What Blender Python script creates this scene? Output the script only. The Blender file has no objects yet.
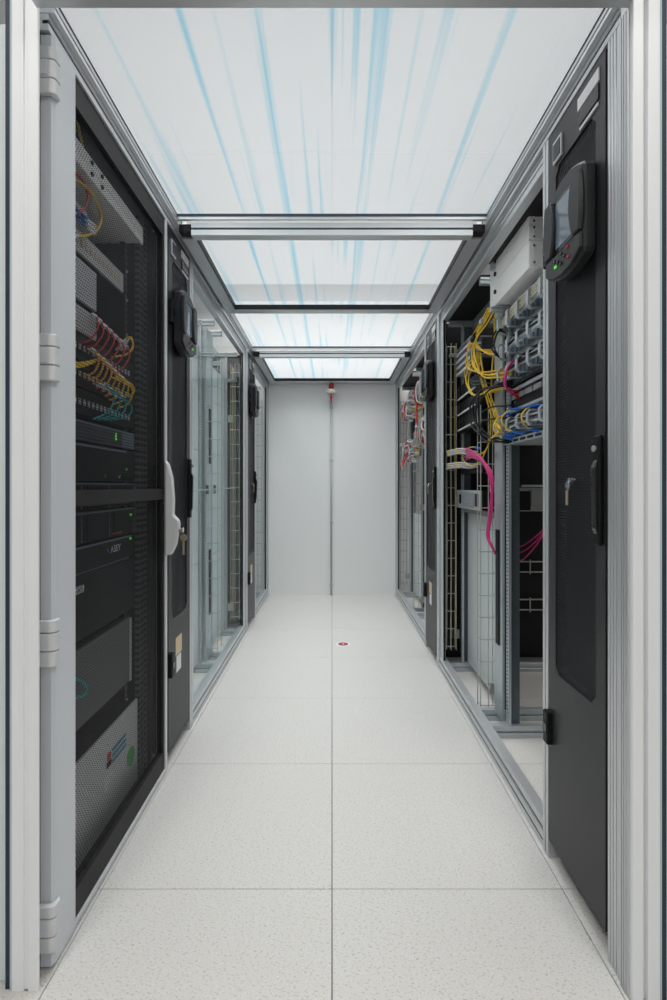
import bpy, bmesh, math, random
from mathutils import Vector
random.seed(7)
SC = bpy.context.scene
COL = SC.collection
CAMZ = 1.05
# ---------------------------------------------------------------- camera
cam = bpy.data.cameras.new('camera'); cam.lens = 18.396; cam.sensor_width = 36.0; cam.sensor_fit = 'AUTO'
cam.shift_x = 0.0015; cam.shift_y = -0.014; cam.clip_start = 0.02
camo = bpy.data.objects.new('camera', cam); COL.objects.link(camo)
camo.location = (0, 0, CAMZ); camo.rotation_euler = (math.pi/2, 0, 0)
SC.camera = camo
# ---------------------------------------------------------------- world, exposure
w = bpy.data.worlds.new('world'); SC.world = w; w.use_nodes = True
w.node_tree.nodes['Background'].inputs[0].default_value = (0.9, 0.95, 1, 1)
w.node_tree.nodes['Background'].inputs[1].default_value = 0.05
SC.view_settings.view_transform = 'Standard'; SC.view_settings.look = 'None'
SC.view_settings.exposure = 0.0; SC.view_settings.gamma = 1.0; SC.view_settings.use_curve_mapping = False
SC.cycles.max_bounces = 10; SC.cycles.diffuse_bounces = 6; SC.cycles.transparent_max_bounces = 16
SC.cycles.use_denoising = True
LAMP_AISLE = 17.0      # watts of each wide stand-in lamp above the containment roof
LAMP_ROOM = 22.0       # watts of each ceiling luminaire in the room in front of the entrance
LAMP_SIDE = 14.0       # watts of each luminaire over the gangways behind the rows

# ---------------------------------------------------------------- materials
MATS = {}
def nt(name):
    m = bpy.data.materials.new(name); m.use_nodes = True
    return m, m.node_tree.nodes, m.node_tree.links, m.node_tree.nodes['Principled BSDF']
def pm(name, col, rough=0.5, metal=0.0, noise=0.0, nscale=60, bump=0.0, spec=None, emit=None, stretch=None):
    m, N, L, b = nt(name)
    b.inputs['Base Color'].default_value = (*col, 1); b.inputs['Roughness'].default_value = rough
    b.inputs['Metallic'].default_value = metal
    if spec is not None: b.inputs['Specular IOR Level'].default_value = spec
    if emit: b.inputs['Emission Color'].default_value = (*emit[0], 1); b.inputs['Emission Strength'].default_value = emit[1]
    if noise or bump:
        tc = N.new('ShaderNodeTexCoord'); mp = N.new('ShaderNodeMapping'); no = N.new('ShaderNodeTexNoise')
        L.new(tc.outputs['Object'], mp.inputs[0]); L.new(mp.outputs[0], no.inputs['Vector'])
        if stretch: mp.inputs['Scale'].default_value = stretch
        no.inputs['Scale'].default_value = nscale; no.inputs['Detail'].default_value = 4
        if noise:
            mx = N.new('ShaderNodeMix'); mx.data_type = 'RGBA'
            mx.inputs[6].default_value = (*[max(0, c*(1-noise)) for c in col], 1)
            mx.inputs[7].default_value = (*[min(1, c*(1+noise)) for c in col], 1)
            L.new(no.outputs[0], mx.inputs[0]); L.new(mx.outputs[2], b.inputs['Base Color'])
        if bump:
            bp = N.new('ShaderNodeBump'); bp.inputs['Strength'].default_value = bump; bp.inputs['Distance'].default_value = 0.002
            L.new(no.outputs[0], bp.inputs['Height']); L.new(bp.outputs[0], b.inputs['Normal'])
    MATS[name] = m
    return m
pm('alu', (0.60, 0.62, 0.64), 0.34, 0.55, noise=0.04, nscale=8, stretch=(30, 30, 0.6))
pm('alu_pale', (0.66, 0.68, 0.70), 0.38, 0.35, noise=0.03, nscale=8, stretch=(30, 30, 0.6))
pm('post_white', (0.88, 0.90, 0.92), 0.4, 0.1, noise=0.02, nscale=8, stretch=(30, 30, 0.6))
pm('zinc', (0.52, 0.57, 0.60), 0.38, 0.6, noise=0.10, nscale=30)
pm('zinc_dark', (0.10, 0.125, 0.15), 0.42, 0.5, noise=0.15, nscale=40)
pm('wire', (0.46, 0.47, 0.44), 0.4, 0.5)
pm('stile', (0.62, 0.65, 0.69), 0.42, 0.0, noise=0.02, nscale=200)
pm('hinge_grey', (0.62, 0.64, 0.65), 0.45)
pm('door_grey', (0.020, 0.0185, 0.0195), 0.55, 0.0, spec=0.25, noise=0.08, nscale=300, bump=0.05)
pm('cooler_grey', (0.024, 0.025, 0.028), 0.42, 0.0, spec=0.35, noise=0.06, nscale=300, bump=0.04)
pm('black', (0.006, 0.006, 0.007), 0.5, spec=0.25)
pm('black_gloss', (0.012, 0.013, 0.015), 0.25)
pm('rack_black', (0.008, 0.008, 0.009), 0.5, spec=0.25, noise=0.1, nscale=40)
pm('gasket', (0.015, 0.025, 0.055), 0.5)
pm('white_paint', (0.92, 0.93, 0.92), 0.35, noise=0.02, nscale=50)
pm('silver', (0.55, 0.56, 0.58), 0.35, 0.5, noise=0.05, nscale=60)
pm('chrome', (0.75, 0.76, 0.78), 0.15, 0.95)
pm('brass', (0.65, 0.52, 0.38), 0.3, 0.8)
pm('blue_grey', (0.14, 0.19, 0.24), 0.45, 0.2)
pm('wall', (0.88, 0.88, 0.88), 0.75, noise=0.015, nscale=40, bump=0.06)
pm('room_wall', (0.78, 0.79, 0.80), 0.8, noise=0.01, nscale=20)
pm('slab', (0.22, 0.21, 0.20), 0.9, noise=0.1)
pm('blank_panel', (0.62, 0.66, 0.67), 0.35, noise=0.03, nscale=6, stretch=(4, 4, 0.5))
pm('cover_grey', (0.12, 0.12, 0.125), 0.6)
pm('plinth_grey', (0.30, 0.30, 0.30), 0.6)
pm('c_yellow', (0.80, 0.52, 0.02), 0.4); pm('c_orange', (0.80, 0.36, 0.04), 0.4)
pm('c_black', (0.008, 0.008, 0.009), 0.4, spec=0.25); pm('c_pink', (0.62, 0.015, 0.20), 0.4)
pm('c_red', (0.50, 0.02, 0.02), 0.4); pm('c_teal', (0.01, 0.33, 0.36), 0.4)
pm('c_blue', (0.015, 0.16, 0.62), 0.35); pm('c_grey', (0.47, 0.49, 0.49), 0.45); pm('c_cream', (0.60, 0.58, 0.48), 0.45)
pm('c_green', (0.05, 0.40, 0.06), 0.4); pm('c_darkgreen', (0.01, 0.10, 0.10), 0.4)
pm('led_green', (0.05, 0.6, 0.05), 0.4, emit=((0.15, 1.0, 0.05), 0.5))
pm('led_orange', (0.6, 0.15, 0.03), 0.4, emit=((1.0, 0.25, 0.03), 0.6))
pm('red_lens', (0.45, 0.02, 0.015), 0.2); pm('cream_plastic', (0.72, 0.70, 0.62), 0.4)
pm('sticker_white', (0.72, 0.73, 0.75), 0.5); pm('sticker_beige', (0.62, 0.52, 0.33), 0.6, noise=0.12, nscale=220)
pm('sign_red', (0.35, 0.005, 0.015), 0.4); pm('sign_white', (0.80, 0.84, 0.86), 0.4)
pm('logo_teal', (0.05, 0.25, 0.36), 0.5); pm('logo_green', (0.02, 0.32, 0.06), 0.5)
pm('connector', (0.80, 0.81, 0.84), 0.35)
pm('screen', (0.16, 0.20, 0.25), 0.08, 0.0, spec=0.8)
pm('lamp_body', (0.7, 0.7, 0.7), 0.5)
pm('lamp_glow', (0.6, 0.6, 0.6), 0.5, emit=((1.0, 0.99, 0.97), 0.27))

def perforated(name, col, pitch, r, rough=0.45, back=None):
    """sheet with a staggered lattice of round holes in the object's Y-Z plane"""
    m, N, L, b = nt(name)
    b.inputs['Base Color'].default_value = (*col, 1); b.inputs['Roughness'].default_value = rough; b.inputs['Specular IOR Level'].default_value = 0.25
    tc = N.new('ShaderNodeTexCoord'); sx = N.new('ShaderNodeSeparateXYZ'); L.new(tc.outputs['Object'], sx.inputs[0])
    def math_(op, a, b_=None):
        n = N.new('ShaderNodeMath'); n.operation = op
        for i, v in enumerate((a, b_)):
            if v is None: continue
            if isinstance(v, (int, float)): n.inputs[i].default_value = v
            else: L.new(v, n.inputs[i])
        return n.outputs[0]
    def lattice(off):
        cy, cz = pitch, pitch*1.732
        out = []
        for sock, c in ((sx.outputs['Y'], cy), (sx.outputs['Z'], cz)):
            q = math_('ADD', math_('DIVIDE', sock, c), off + 500.0)
            f = math_('SUBTRACT', math_('FRACT', q), 0.5)
            out.append(math_('MULTIPLY', f, c))
        return math_('SQRT', math_('ADD', math_('MULTIPLY', out[0], out[0]), math_('MULTIPLY', out[1], out[1])))
    dist = math_('MINIMUM', lattice(0.0), lattice(0.5))
    hole = math_('LESS_THAN', dist, r)
    tr = N.new('ShaderNodeBsdfTransparent'); mx = N.new('ShaderNodeMixShader')
    L.new(hole, mx.inputs[0]); L.new(b.outputs[0], mx.inputs[1]); L.new(tr.outputs[0], mx.inputs[2])
    L.new(mx.outputs[0], N['Material Output'].inputs[0])
    MATS[name] = m
perforated('mesh_rack', (0.011, 0.011, 0.013), 0.0095, 0.0043)
perforated('mesh_cooler', (0.026, 0.029, 0.034), 0.0085, 0.0033)
perforated('mesh_silver', (0.45, 0.46, 0.48), 0.008, 0.0032)

def striped(name, a, b_, period, duty):
    m, N, L, b = nt(name)
    tc = N.new('ShaderNodeTexCoord'); sx = N.new('ShaderNodeSeparateXYZ'); L.new(tc.outputs['Object'], sx.inputs[0])
    d = N.new('ShaderNodeMath'); d.operation = 'DIVIDE'; d.inputs[1].default_value = period; L.new(sx.outputs['Z'], d.inputs[0])
    ad = N.new('ShaderNodeMath'); ad.operation = 'ADD'; ad.inputs[1].default_value = 500; L.new(d.outputs[0], ad.inputs[0])
    f = N.new('ShaderNodeMath'); f.operation = 'FRACT'; L.new(ad.outputs[0], f.inputs[0])
    l = N.new('ShaderNodeMath'); l.operation = 'LESS_THAN'; l.inputs[1].default_value = duty; L.new(f.outputs[0], l.inputs[0])
    mx = N.new('ShaderNodeMix'); mx.data_type = 'RGBA'; mx.inputs[6].default_value = (*a, 1); mx.inputs[7].default_value = (*b_, 1)
    L.new(l.outputs[0], mx.inputs[0]); L.new(mx.outputs[2], b.inputs['Base Color']); b.inputs['Roughness'].default_value = 0.45
    MATS[name] = m
striped('hole_strip', (0.55, 0.60, 0.63), (0.03, 0.03, 0.035), 0.016, 0.5)
striped('hole_strip_dark', (0.10, 0.10, 0.11), (0.008, 0.008, 0.009), 0.022, 0.5)
striped('grid_dark', (0.07, 0.085, 0.10), (0.012, 0.014, 0.018), 0.006, 0.55)

def glass_mat():
    m, N, L, b = nt('glass')
    N.remove(b)
    tr = N.new('ShaderNodeBsdfTransparent'); tr.inputs[0].default_value = (0.955, 0.98, 0.98, 1)
    gl = N.new('ShaderNodeBsdfGlossy'); gl.inputs['Roughness'].default_value = 0.02
    # Schlick reflection, on the outer face only (the pane is thin and does not bend the view)
    lw = N.new('ShaderNodeLayerWeight'); lw.inputs[0].default_value = 0.5
    ge = N.new('ShaderNodeNewGeometry')
    def mt(op, a, b_):
        n = N.new('ShaderNodeMath'); n.operation = op
        for i, v in enumerate((a, b_)):
            if isinstance(v, (int, float)): n.inputs[i].default_value = v
            else: L.new(v, n.inputs[i])
        return n.outputs[0]
    f = mt('ADD', mt('MULTIPLY', mt('POWER', lw.outputs['Facing'], 5.0), 0.3), 0.02)
    f = mt('MULTIPLY', f, mt('SUBTRACT', 1.0, ge.outputs['Backfacing']))
    mx = N.new('ShaderNodeMixShader'); L.new(f, mx.inputs[0]); L.new(tr.outputs[0], mx.inputs[1]); L.new(gl.outputs[0], mx.inputs[2])
    L.new(mx.outputs[0], N['Material Output'].inputs[0]); MATS['glass'] = m
glass_mat()
pm('glass_edge', (0.50, 0.62, 0.66), 0.2)

def roof_mat():
    m, N, L, b = nt('roof_film'); N.remove(b)
    tc = N.new('ShaderNodeTexCoord'); mp = N.new('ShaderNodeMapping'); L.new(tc.outputs['Object'], mp.inputs[0])
    mp.inputs['Scale'].default_value = (14.0, 0.25, 1.0)
    n1 = N.new('ShaderNodeTexNoise'); n1.inputs['Scale'].default_value = 1.0; n1.inputs['Detail'].default_value = 3.0; n1.inputs['Roughness'].default_value = 0.7
    L.new(mp.outputs[0], n1.inputs['Vector'])
    r1 = N.new('ShaderNodeValToRGB'); e = r1.color_ramp.elements
    e[0].position = 0.53; e[0].color = (0, 0, 0, 1); e[1].position = 0.66; e[1].color = (1, 1, 1, 1)
    L.new(n1.outputs[0], r1.inputs[0])
    mp2 = N.new('ShaderNodeMapping'); L.new(tc.outputs['Object'], mp2.inputs[0]); mp2.inputs['Scale'].default_value = (60.0, 0.5, 1.0)
    n2 = N.new('ShaderNodeTexNoise'); n2.inputs['Scale'].default_value = 1.0; n2.inputs['Detail'].default_value = 2.0; L.new(mp2.outputs[0], n2.inputs['Vector'])
    r2 = N.new('ShaderNodeValToRGB'); e = r2.color_ramp.elements
    e[0].position = 0.35; e[0].color = (0.35, 0.35, 0.35, 1); e[1].position = 0.65; e[1].color = (1, 1, 1, 1)
    L.new(n2.outputs[0], r2.inputs[0])
    mu = N.new('ShaderNodeMath'); mu.operation = 'MULTIPLY'; L.new(r1.outputs[0], mu.inputs[0]); L.new(r2.outputs[0], mu.inputs[1])
    mx = N.new('ShaderNodeMix'); mx.data_type = 'RGBA'
    mx.inputs[6].default_value = (0.88, 0.90, 0.92, 1); mx.inputs[7].default_value = (0.52, 0.78, 0.90, 1)
    L.new(mu.outputs[0], mx.inputs[0])
    t = N.new('ShaderNodeBsdfTranslucent'); d = N.new('ShaderNodeBsdfDiffuse')
    L.new(mx.outputs[2], t.inputs[0]); L.new(mx.outputs[2], d.inputs[0])
    ms = N.new('ShaderNodeMixShader'); ms.inputs[0].default_value = 0.35
    L.new(t.outputs[0], ms.inputs[1]); L.new(d.outputs[0], ms.inputs[2])
    tp = N.new('ShaderNodeBsdfTransparent'); L.new(mx.outputs[2], tp.inputs[0])
    ms2 = N.new('ShaderNodeMixShader'); ms2.inputs[0].default_value = 0.88
    L.new(ms.outputs[0], ms2.inputs[1]); L.new(tp.outputs[0], ms2.inputs[2]); L.new(ms2.outputs[0], N['Material Output'].inputs[0])
    MATS['roof_film'] = m
roof_mat()

def tile_mat():
    m, N, L, b = nt('floor_tile')
    tc = N.new('ShaderNodeTexCoord'); oi = N.new('ShaderNodeObjectInfo')
    ad = N.new('ShaderNodeVectorMath'); ad.operation = 'ADD'; L.new(tc.outputs['Object'], ad.inputs[0])
    sc = N.new('ShaderNodeVectorMath'); sc.operation = 'SCALE'; sc.inputs['Scale'].default_value = 1.0
    L.new(oi.outputs['Location'], sc.inputs[0]); L.new(sc.outputs[0], ad.inputs[1])
    # fine elongated flecks
    mp = N.new('ShaderNodeMapping'); mp.inputs['Scale'].default_value = (1.0, 1.6, 1.0); mp.inputs['Rotation'].default_value = (0, 0, 0.5); L.new(ad.outputs[0], mp.inputs[0])
    no = N.new('ShaderNodeTexNoise'); no.inputs['Scale'].default_value = 150; no.inputs['Detail'].default_value = 2.0; no.inputs['Roughness'].default_value = 0.6; L.new(mp.outputs[0], no.inputs['Vector'])
    r = N.new('ShaderNodeValToRGB'); e = r.color_ramp.elements; e[0].position = 0.56; e[0].color = (0, 0, 0, 1); e[1].position = 0.68; e[1].color = (1, 1, 1, 1)
    L.new(no.outputs[0], r.inputs[0])
    no2 = N.new('ShaderNodeTexNoise'); no2.inputs['Scale'].default_value = 230; L.new(ad.outputs[0], no2.inputs['Vector'])
    r2 = N.new('ShaderNodeValToRGB'); e = r2.color_ramp.elements; e[0].position = 0.60; e[0].color = (0, 0, 0, 1); e[1].position = 0.70; e[1].color = (1, 1, 1, 1)
    L.new(no2.outputs[0], r2.inputs[0])
    mx = N.new('ShaderNodeMix'); mx.data_type = 'RGBA'; mx.inputs[6].default_value = (0.64, 0.625, 0.605, 1); mx.inputs[7].default_value = (0.45, 0.40, 0.36, 1)
    L.new(r.outputs[0], mx.inputs[0])
    mx2 = N.new('ShaderNodeMix'); mx2.data_type = 'RGBA'; mx2.inputs[7].default_value = (0.74, 0.73, 0.72, 1)
    L.new(r2.outputs[0], mx2.inputs[0]); L.new(mx.outputs[2], mx2.inputs[6])
    L.new(mx2.outputs[2], b.inputs['Base Color']); b.inputs['Roughness'].default_value = 0.42; b.inputs['Specular IOR Level'].default_value = 0.35
    MATS['floor_tile'] = m
tile_mat()

# ---------------------------------------------------------------- geometry helpers
X0 = 0.61                                   # half width of the aisle
class MB:
    def __init__(s): s.v = []; s.f = []
    def box(s, x0, x1, y0, y1, z0, z1):
        b = len(s.v)
        s.v += [(x, y, z) for z in (z0, z1) for y in (y0, y1) for x in (x0, x1)]
        s.f += [tuple(b+i for i in q) for q in ((0,2,3,1),(4,5,7,6),(0,1,5,4),(2,6,7,3),(0,4,6,2),(1,3,7,5))]
        return s
    def sbox(s, sd, d0, d1, y0, y1, z0, z1):
        return s.box(sd*(X0+d0), sd*(X0+d1), y0, y1, z0, z1)
    def prism(s, poly, fn, a, b_):
        """poly of 2-D points, fn(p, q, t) -> xyz, extruded from t=a to t=b_"""
        n = len(poly); k = len(s.v)
        s.v += [fn(p, q, a) for p, q in poly] + [fn(p, q, b_) for p, q in poly]
        s.f.append(tuple(range(k, k+n))[::-1]); s.f.append(tuple(range(k+n, k+2*n)))
        for i in range(n):
            j = (i+1) % n; s.f.append((k+i, k+j, k+n+j, k+n+i))
        return s
    def tube(s, pts, r, n=6, cap=True):
        pts = [Vector(p) for p in pts]; k = len(s.v); m = len(pts); up = None
        for i, p in enumerate(pts):
            t = (pts[min(i+1, m-1)] - pts[max(i-1, 0)]).normalized()
            if up is None:
                up = Vector((0, 0, 1)) if abs(t.z) < 0.9 else Vector((1, 0, 0))
            a = (up - t*up.dot(t)).normalized(); b_ = t.cross(a); up = a
            rr = r[i] if isinstance(r, (list, tuple)) else r
            for j in range(n):
                g = 2*math.pi*j/n; q = p + a*math.cos(g)*rr + b_*math.sin(g)*rr
                s.v.append(tuple(q))
        for i in range(m-1):
            for j in range(n):
                jj = (j+1) % n
                s.f.append((k+i*n+j, k+i*n+jj, k+(i+1)*n+jj, k+(i+1)*n+j))
        if cap:
            s.f.append(tuple(range(k, k+n))[::-1]); s.f.append(tuple(range(k+(m-1)*n, k+m*n)))
        return s
    def lathe(s, prof, c, axis='z', n=24):
        k = len(s.v); m = len(prof)
        for r, h in prof:
            for j in range(n):
                g = 2*math.pi*j/n; a, b_ = r*math.cos(g), r*math.sin(g)
                s.v.append((c[0]+a, c[1]+b_, c[2]+h) if axis == 'z' else (c[0]+a, c[1]+h, c[2]+b_) if axis == 'y' else (c[0]+h, c[1]+a, c[2]+b_))
        for i in range(m-1):
            for j in range(n):
                jj = (j+1) % n; s.f.append((k+i*n+j, k+i*n+jj, k+(i+1)*n+jj, k+(i+1)*n+j))
        s.f.append(tuple(range(k, k+n))[::-1]); s.f.append(tuple(range(k+(m-1)*n, k+m*n)))
        return s
    def build(s, name, mat, parent=None, bevel=0.0, smooth=False, origin=None):
        if parent is not None:
            o0 = Vector(parent.get('_org', (0, 0, 0)))
        elif origin is not None: o0 = Vector(origin)
        else:
            xs = [v[0] for v in s.v]; ys = [v[1] for v in s.v]; zs = [v[2] for v in s.v]
            o0 = Vector(((min(xs)+max(xs))/2, (min(ys)+max(ys))/2, min(zs)))
        me = bpy.data.meshes.new(name)
        me.from_pydata([tuple(Vector(v)-o0) for v in s.v], [], s.f); me.update()
        bm = bmesh.new(); bm.from_mesh(me)
        bmesh.ops.recalc_face_normals(bm, faces=bm.faces)
        if bevel > 0:
            bmesh.ops.bevel(bm, geom=list(bm.edges), offset=bevel, segments=1, affect='EDGES', clamp_overlap=True)
        if smooth:
            for f in bm.faces: f.smooth = True
        bm.to_mesh(me); bm.free()
        me.materials.append(MATS[mat])
        o = bpy.data.objects.new(name, me); COL.objects.link(o)
        if parent is not None: o.parent = parent
        else: o.location = o0
        ORG[o.name] = tuple(o0)
        o['_org'] = tuple(o0)
        return o
ORG = {}
def tag(o, label, cat, group=None):
    o['label'] = label; o['category'] = cat
    if group: o['group'] = group
    return o
def thing(name, label, cat, loc, group=None):
    o = bpy.data.objects.new(name, None); COL.objects.link(o); o.location = loc; o.empty_display_size = 0.05
    o['_org'] = tuple(loc); tag(o, label, cat, group)
    return o
def struct(o): o['kind'] = 'structure'; return o
def piece(src, off, parent=None):
    """a copy of a part that shares its mesh, moved by off"""
    c = src.copy(); COL.objects.link(c); c.parent = parent or src.parent
    c.location = Vector(src.location) + Vector(off); return c
def slotted(a0, a1, b0, b1, slots, w=0.008, dep=0.012):
    p = [(a0, b0)]; sg = 1 if a1 > a0 else -1
    for c in slots:
        p += [(a0, c-w/2), (a0+sg*dep, c-w/2), (a0+sg*dep, c+w/2), (a0, c+w/2)]
    return p + [(a0, b1), (a1, b1), (a1, b0)]
def f_vert(sd): return lambda p, q, t: (sd*(X0+p), q, t)        # profile in (depth, y), runs up
def f_long(sd): return lambda p, q, t: (sd*(X0+p), t, q)        # profile in (depth, z), runs along the aisle
def f_cross(p, q, t): return (t, p, q)                          # profile in (y, z), runs across
def f_front(p, q, t): return (q, p, t)                          # profile in (y, x), runs up
def P(u, v, Y=None, X=None):
    if Y is None: Y = X*511.0/(u-332.0)
    return ((u-332.0)/511.0*Y, Y, CAMZ+(486.0-v)/511.0*Y)
def spline(pts, k=7):
    pts = [Vector(p) for p in pts]
    if len(pts) < 3: return pts
    out = []; q = [2*pts[0]-pts[1]] + pts + [2*pts[-1]-pts[-2]]
    for i in range(1, len(q)-2):
        a, b, c, d = q[i-1], q[i], q[i+1], q[i+2]
        for j in range(k):
            t = j/k
            out.append(0.5*((2*b)+(c-a)*t+(2*a-5*b+4*c-d)*t*t+(3*b-a-3*c+d)*t**3))
    return out + [pts[-1]]
def cable(label, pts, r, mat, group=None, boot=None, boot_len=0.03, ends=(True, True), tie=None, name='cable', n=6, cat='cable', jit=0.0, boot_r=1.0):
    if jit: pts = [pts[0]]+[(p[0]+random.uniform(-jit, jit), p[1]+random.uniform(-jit, jit)*2.5, p[2]+random.uniform(-jit, jit)) for p in pts[1:-1]]+[pts[-1]]
    sp = spline(pts)
    o = MB().tube(sp, r, n).build(name, mat, smooth=True); tag(o, label, cat, group)
    if boot:
        for fl, a, b in ((ends[0], sp[0], sp[1]), (ends[1], sp[-1], sp[-2])):
            if fl:
                d = (b-a).normalized()
                MB().tube([a-d*boot_len*0.6, a, a+d*boot_len], [r*1.5*boot_r, r*1.9*boot_r, r*1.2*boot_r], 6).build('boot', boot, o)
    if tie is not None:
        i = int(tie*(len(sp)-2)); d = (sp[i+1]-sp[i]).normalized()
        MB().tube([sp[i]-d*0.008, sp[i]+d*0.008], r*1.35, 8).build('tie', 'black', o)
    return o

# ================================================================= SETTING
GX = [-3.0+0.6*i for i in range(10)]; GY = [1.332-0.6*6+0.6*j for j in range(12)]
slab = MB().box(-3, 3, GY[0], GY[-1]+0.6, -0.12, -0.03).build('floor', 'slab'); struct(slab)
slab['label'] = 'raised floor of speckled off-white square tiles'; slab['category'] = 'floor'
t0 = MB().box(0.0009, 0.5991, 0.0009, 0.5991, -0.03, 0.0).build('floor_tile', 'floor_tile', origin=(0, 0, 0), bevel=0.0012)
first = True
for x in GX:
    for y in GY:
        o = t0 if first else t0.copy()
        if not first: COL.objects.link(o)
        first = False; o.parent = slab; o.location = Vector((x, y, 0)) - Vector(slab['_org'])
YB = 4.93
def wallobj(name, box, mat, label):
    o = MB().box(*box).build(name, mat); struct(o); o['label'] = label; o['category'] = name.split('_')[0]; return o
wallobj('wall_back', (-3, 3, YB, YB+0.1, 0, 3.0), 'wall', 'plain pale grey end wall closing off the cold aisle')
wallobj('wall_left', (-3.1, -3, GY[0], YB+0.1, 0, 3.0), 'room_wall', 'white room wall behind the left row of racks')
wallobj('wall_right', (3, 3.1, GY[0], YB+0.1, 0, 3.0), 'room_wall', 'white room wall behind the right row of racks')
wallobj('wall_front', (-3.1, 3.1, GY[0]-0.1, GY[0], 0, 3.0), 'room_wall', 'white room wall facing the aisle entrance')
wallobj('ceiling', (-3.1, 3.1, GY[0]-0.1, YB+0.1, 3.0, 3.1), 'room_wall', 'white room ceiling above the aisle containment')

def luminaire(x, y0, y1, wd, z, watts, label, spread=120, group=None):
    t = thing('ceiling_lamp', label, 'lamp', (x, (y0+y1)/2, z), group)
    MB().box(x-wd/2, x+wd/2, y0, y1, z, z+0.05).build('housing', 'lamp_body', t, bevel=0.004)
    MB().box(x-wd/2+0.001, x+wd/2-0.001, y0+0.001, y1-0.001, z-0.006, z).build('diffuser', 'lamp_glow', t)
    l = bpy.data.lights.new('lamp_light', 'AREA'); l.shape = 'RECTANGLE'; l.size = wd; l.size_y = y1-y0; l.energy = watts; l.spread = math.radians(spread)
    l.color = (1.0, 0.97, 0.92)
    lo = bpy.data.objects.new('lamp_light', l); COL.objects.link(lo); lo.location = (0, 0, -0.012); lo.parent = t
for lx, ln in ((-0.5505, 'left'), (0.5505, 'right')):  # width and narrowed beam shaped for the light; stand-ins for unseen lamps
    luminaire(lx, 0.9, 2.899, 1.10, 2.95, LAMP_AISLE, 'wide stand-in ceiling lamp with narrowed beam above the near %s half of the aisle roof' % ln, 106)
    luminaire(lx, 2.901, 4.80, 1.10, 2.95, LAMP_AISLE*1.22, 'wide stand-in ceiling lamp with narrowed beam above the far %s half of the aisle roof' % ln, 106)
luminaire(-0.9, -1.2, 0.25, 0.25, 2.95, LAMP_ROOM, 'wide ceiling lamp in front of the entrance, left one', 180)
luminaire(0.9, -1.2, 0.25, 0.25, 2.95, LAMP_ROOM, 'wide ceiling lamp in front of the entrance, right one', 180)
luminaire(-2.3, 1.2, 4.2, 0.15, 2.95, LAMP_SIDE, 'long ceiling lamp over the gangway behind the left row')
luminaire(2.3, 1.2, 4.2, 0.15, 2.95, LAMP_SIDE, 'long ceiling lamp over the gangway behind the right row')

# ================================================================= ALUMINIUM CONTAINMENT FRAME
# entrance portal
YR, YL = 1.035, 1.060
t = thing('entrance_frame', 'pale aluminium portal frame around the aisle entrance', 'door frame', (0, 1.05, 0))
MB().prism(slotted(YR, YR+0.045, X0, X0+0.055, [X0+0.026], 0.009, 0.012), f_front, 0, 2.35).build('post', 'post_white', t, bevel=0.0012)
MB().prism(slotted(-YL+0, -YL-0.007, X0, X0+0.055, [X0+0.026], 0.009, 0.005), lambda p, q, z: (-q, -p, z), 0, 2.35).build('post', 'post_white', t, bevel=0.001)
MB().box(-X0-0.055, -X0-0.030, YL+0.0075, YL+0.030, 0, 2.35).build('post_web', 'alu', t)
MB().prism(slotted(0.0, 0.05, 1.082, 1.131, [1.096, 1.109, 1.121], 0.003, 0.004), f_vert(1), 0, 2.031).build('post', 'alu', t, bevel=0.0008)
MB().prism(slotted(-0.001, 0.05, YR+0.046, 1.0815, [], 0.003, 0.004), f_vert(1), 0, 2.031).build('spacer', 'alu_pale', t, bevel=0.003)
MB().prism(slotted(-0.004, 0.0, YR+0.012, YR+0.04, [YR+0.018, YR+0.027, YR+0.035], 0.003, 0.003), f_vert(1), 0, 2.031).build('ribbed_strip', 'alu', t)
MB().prism(slotted(0.97, 1.055, 2.036, 2.12, [2.08]), f_cross, -X0, X0).build('header', 'alu', t, bevel=0.001)  # darker alu colour carries the shade on the header's underside
for sd, yy, which in ((-1, YL, 'left'), (1, YR, 'right')):
    t = thing('glass_side_door', 'clear glass door leaf standing beside the %s entrance post' % which, 'door', (sd*0.9, yy, 0))
    MB().box(sd*0.665, sd*0.671, yy+0.004, yy+0.030, 0.0, 2.30).build('edge_seal', 'glass_edge', t)
    MB().box(sd*0.671, sd*0.6815, yy+0.006, yy+0.028, 0.0, 2.30).build('gasket', 'gasket', t)
    MB().box(sd*0.6815, sd*1.30, yy+0.012, yy+0.022, 0.005, 2.30).build('pane', 'glass', t)
    MB().box(sd*1.30, sd*1.35, yy, yy+0.021, 0.0, 2.30).build('outer_stile', 'alu_pale', t, bevel=0.002)

for sd, yy, which in ((-1, 1.083, 'left'), (1, 1.083, 'right')):
    o = MB().box(sd*0.685, sd*1.70, yy, yy+0.012, 0.0, 2.03).build('row_end_panel', 'white_paint', bevel=0.002)
    tag(o, 'white end panel closing the %s row behind the glass door leaf' % which, 'panel')
# long top rails carrying the roof
for sd, which in ((-1, 'left'), (1, 'right')):
    ys = 1.10 if sd < 0 else 1.081
    t = thing('top_rail', 'slotted aluminium rail under the roof along the %s row' % which, 'rail', (sd*(X0+0.02), 3.0, 2.03))
    MB().prism(slotted(0.0, 0.05, 2.032, 2.068, [2.050], 0.007, 0.014), f_long(sd), ys, YB).build('lower_profile', 'alu', t, bevel=0.0008)
    MB().prism(slotted(-0.012, 0.05, 2.069, 2.096, [2.082], 0.005, 0.01), f_long(sd), ys, YB).build('upper_profile', 'alu_pale', t, bevel=0.0008)
    MB().sbox(sd, 0.003, 0.0135, ys, YB, 2.0468, 2.0532).build('groove_shade', 'black', t)  # black insert stands in for the shade inside the rail slot
    MB().sbox(sd, -0.009, -0.0025, ys, YB, 2.0798, 2.0842).build('groove_shade', 'black', t)  # same dark stand-in for shade, upper slot
    MB().sbox(sd, -0.014, -0.004, ys, YB, 2.0962, 2.0990).build('seal', 'gasket', t)

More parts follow.
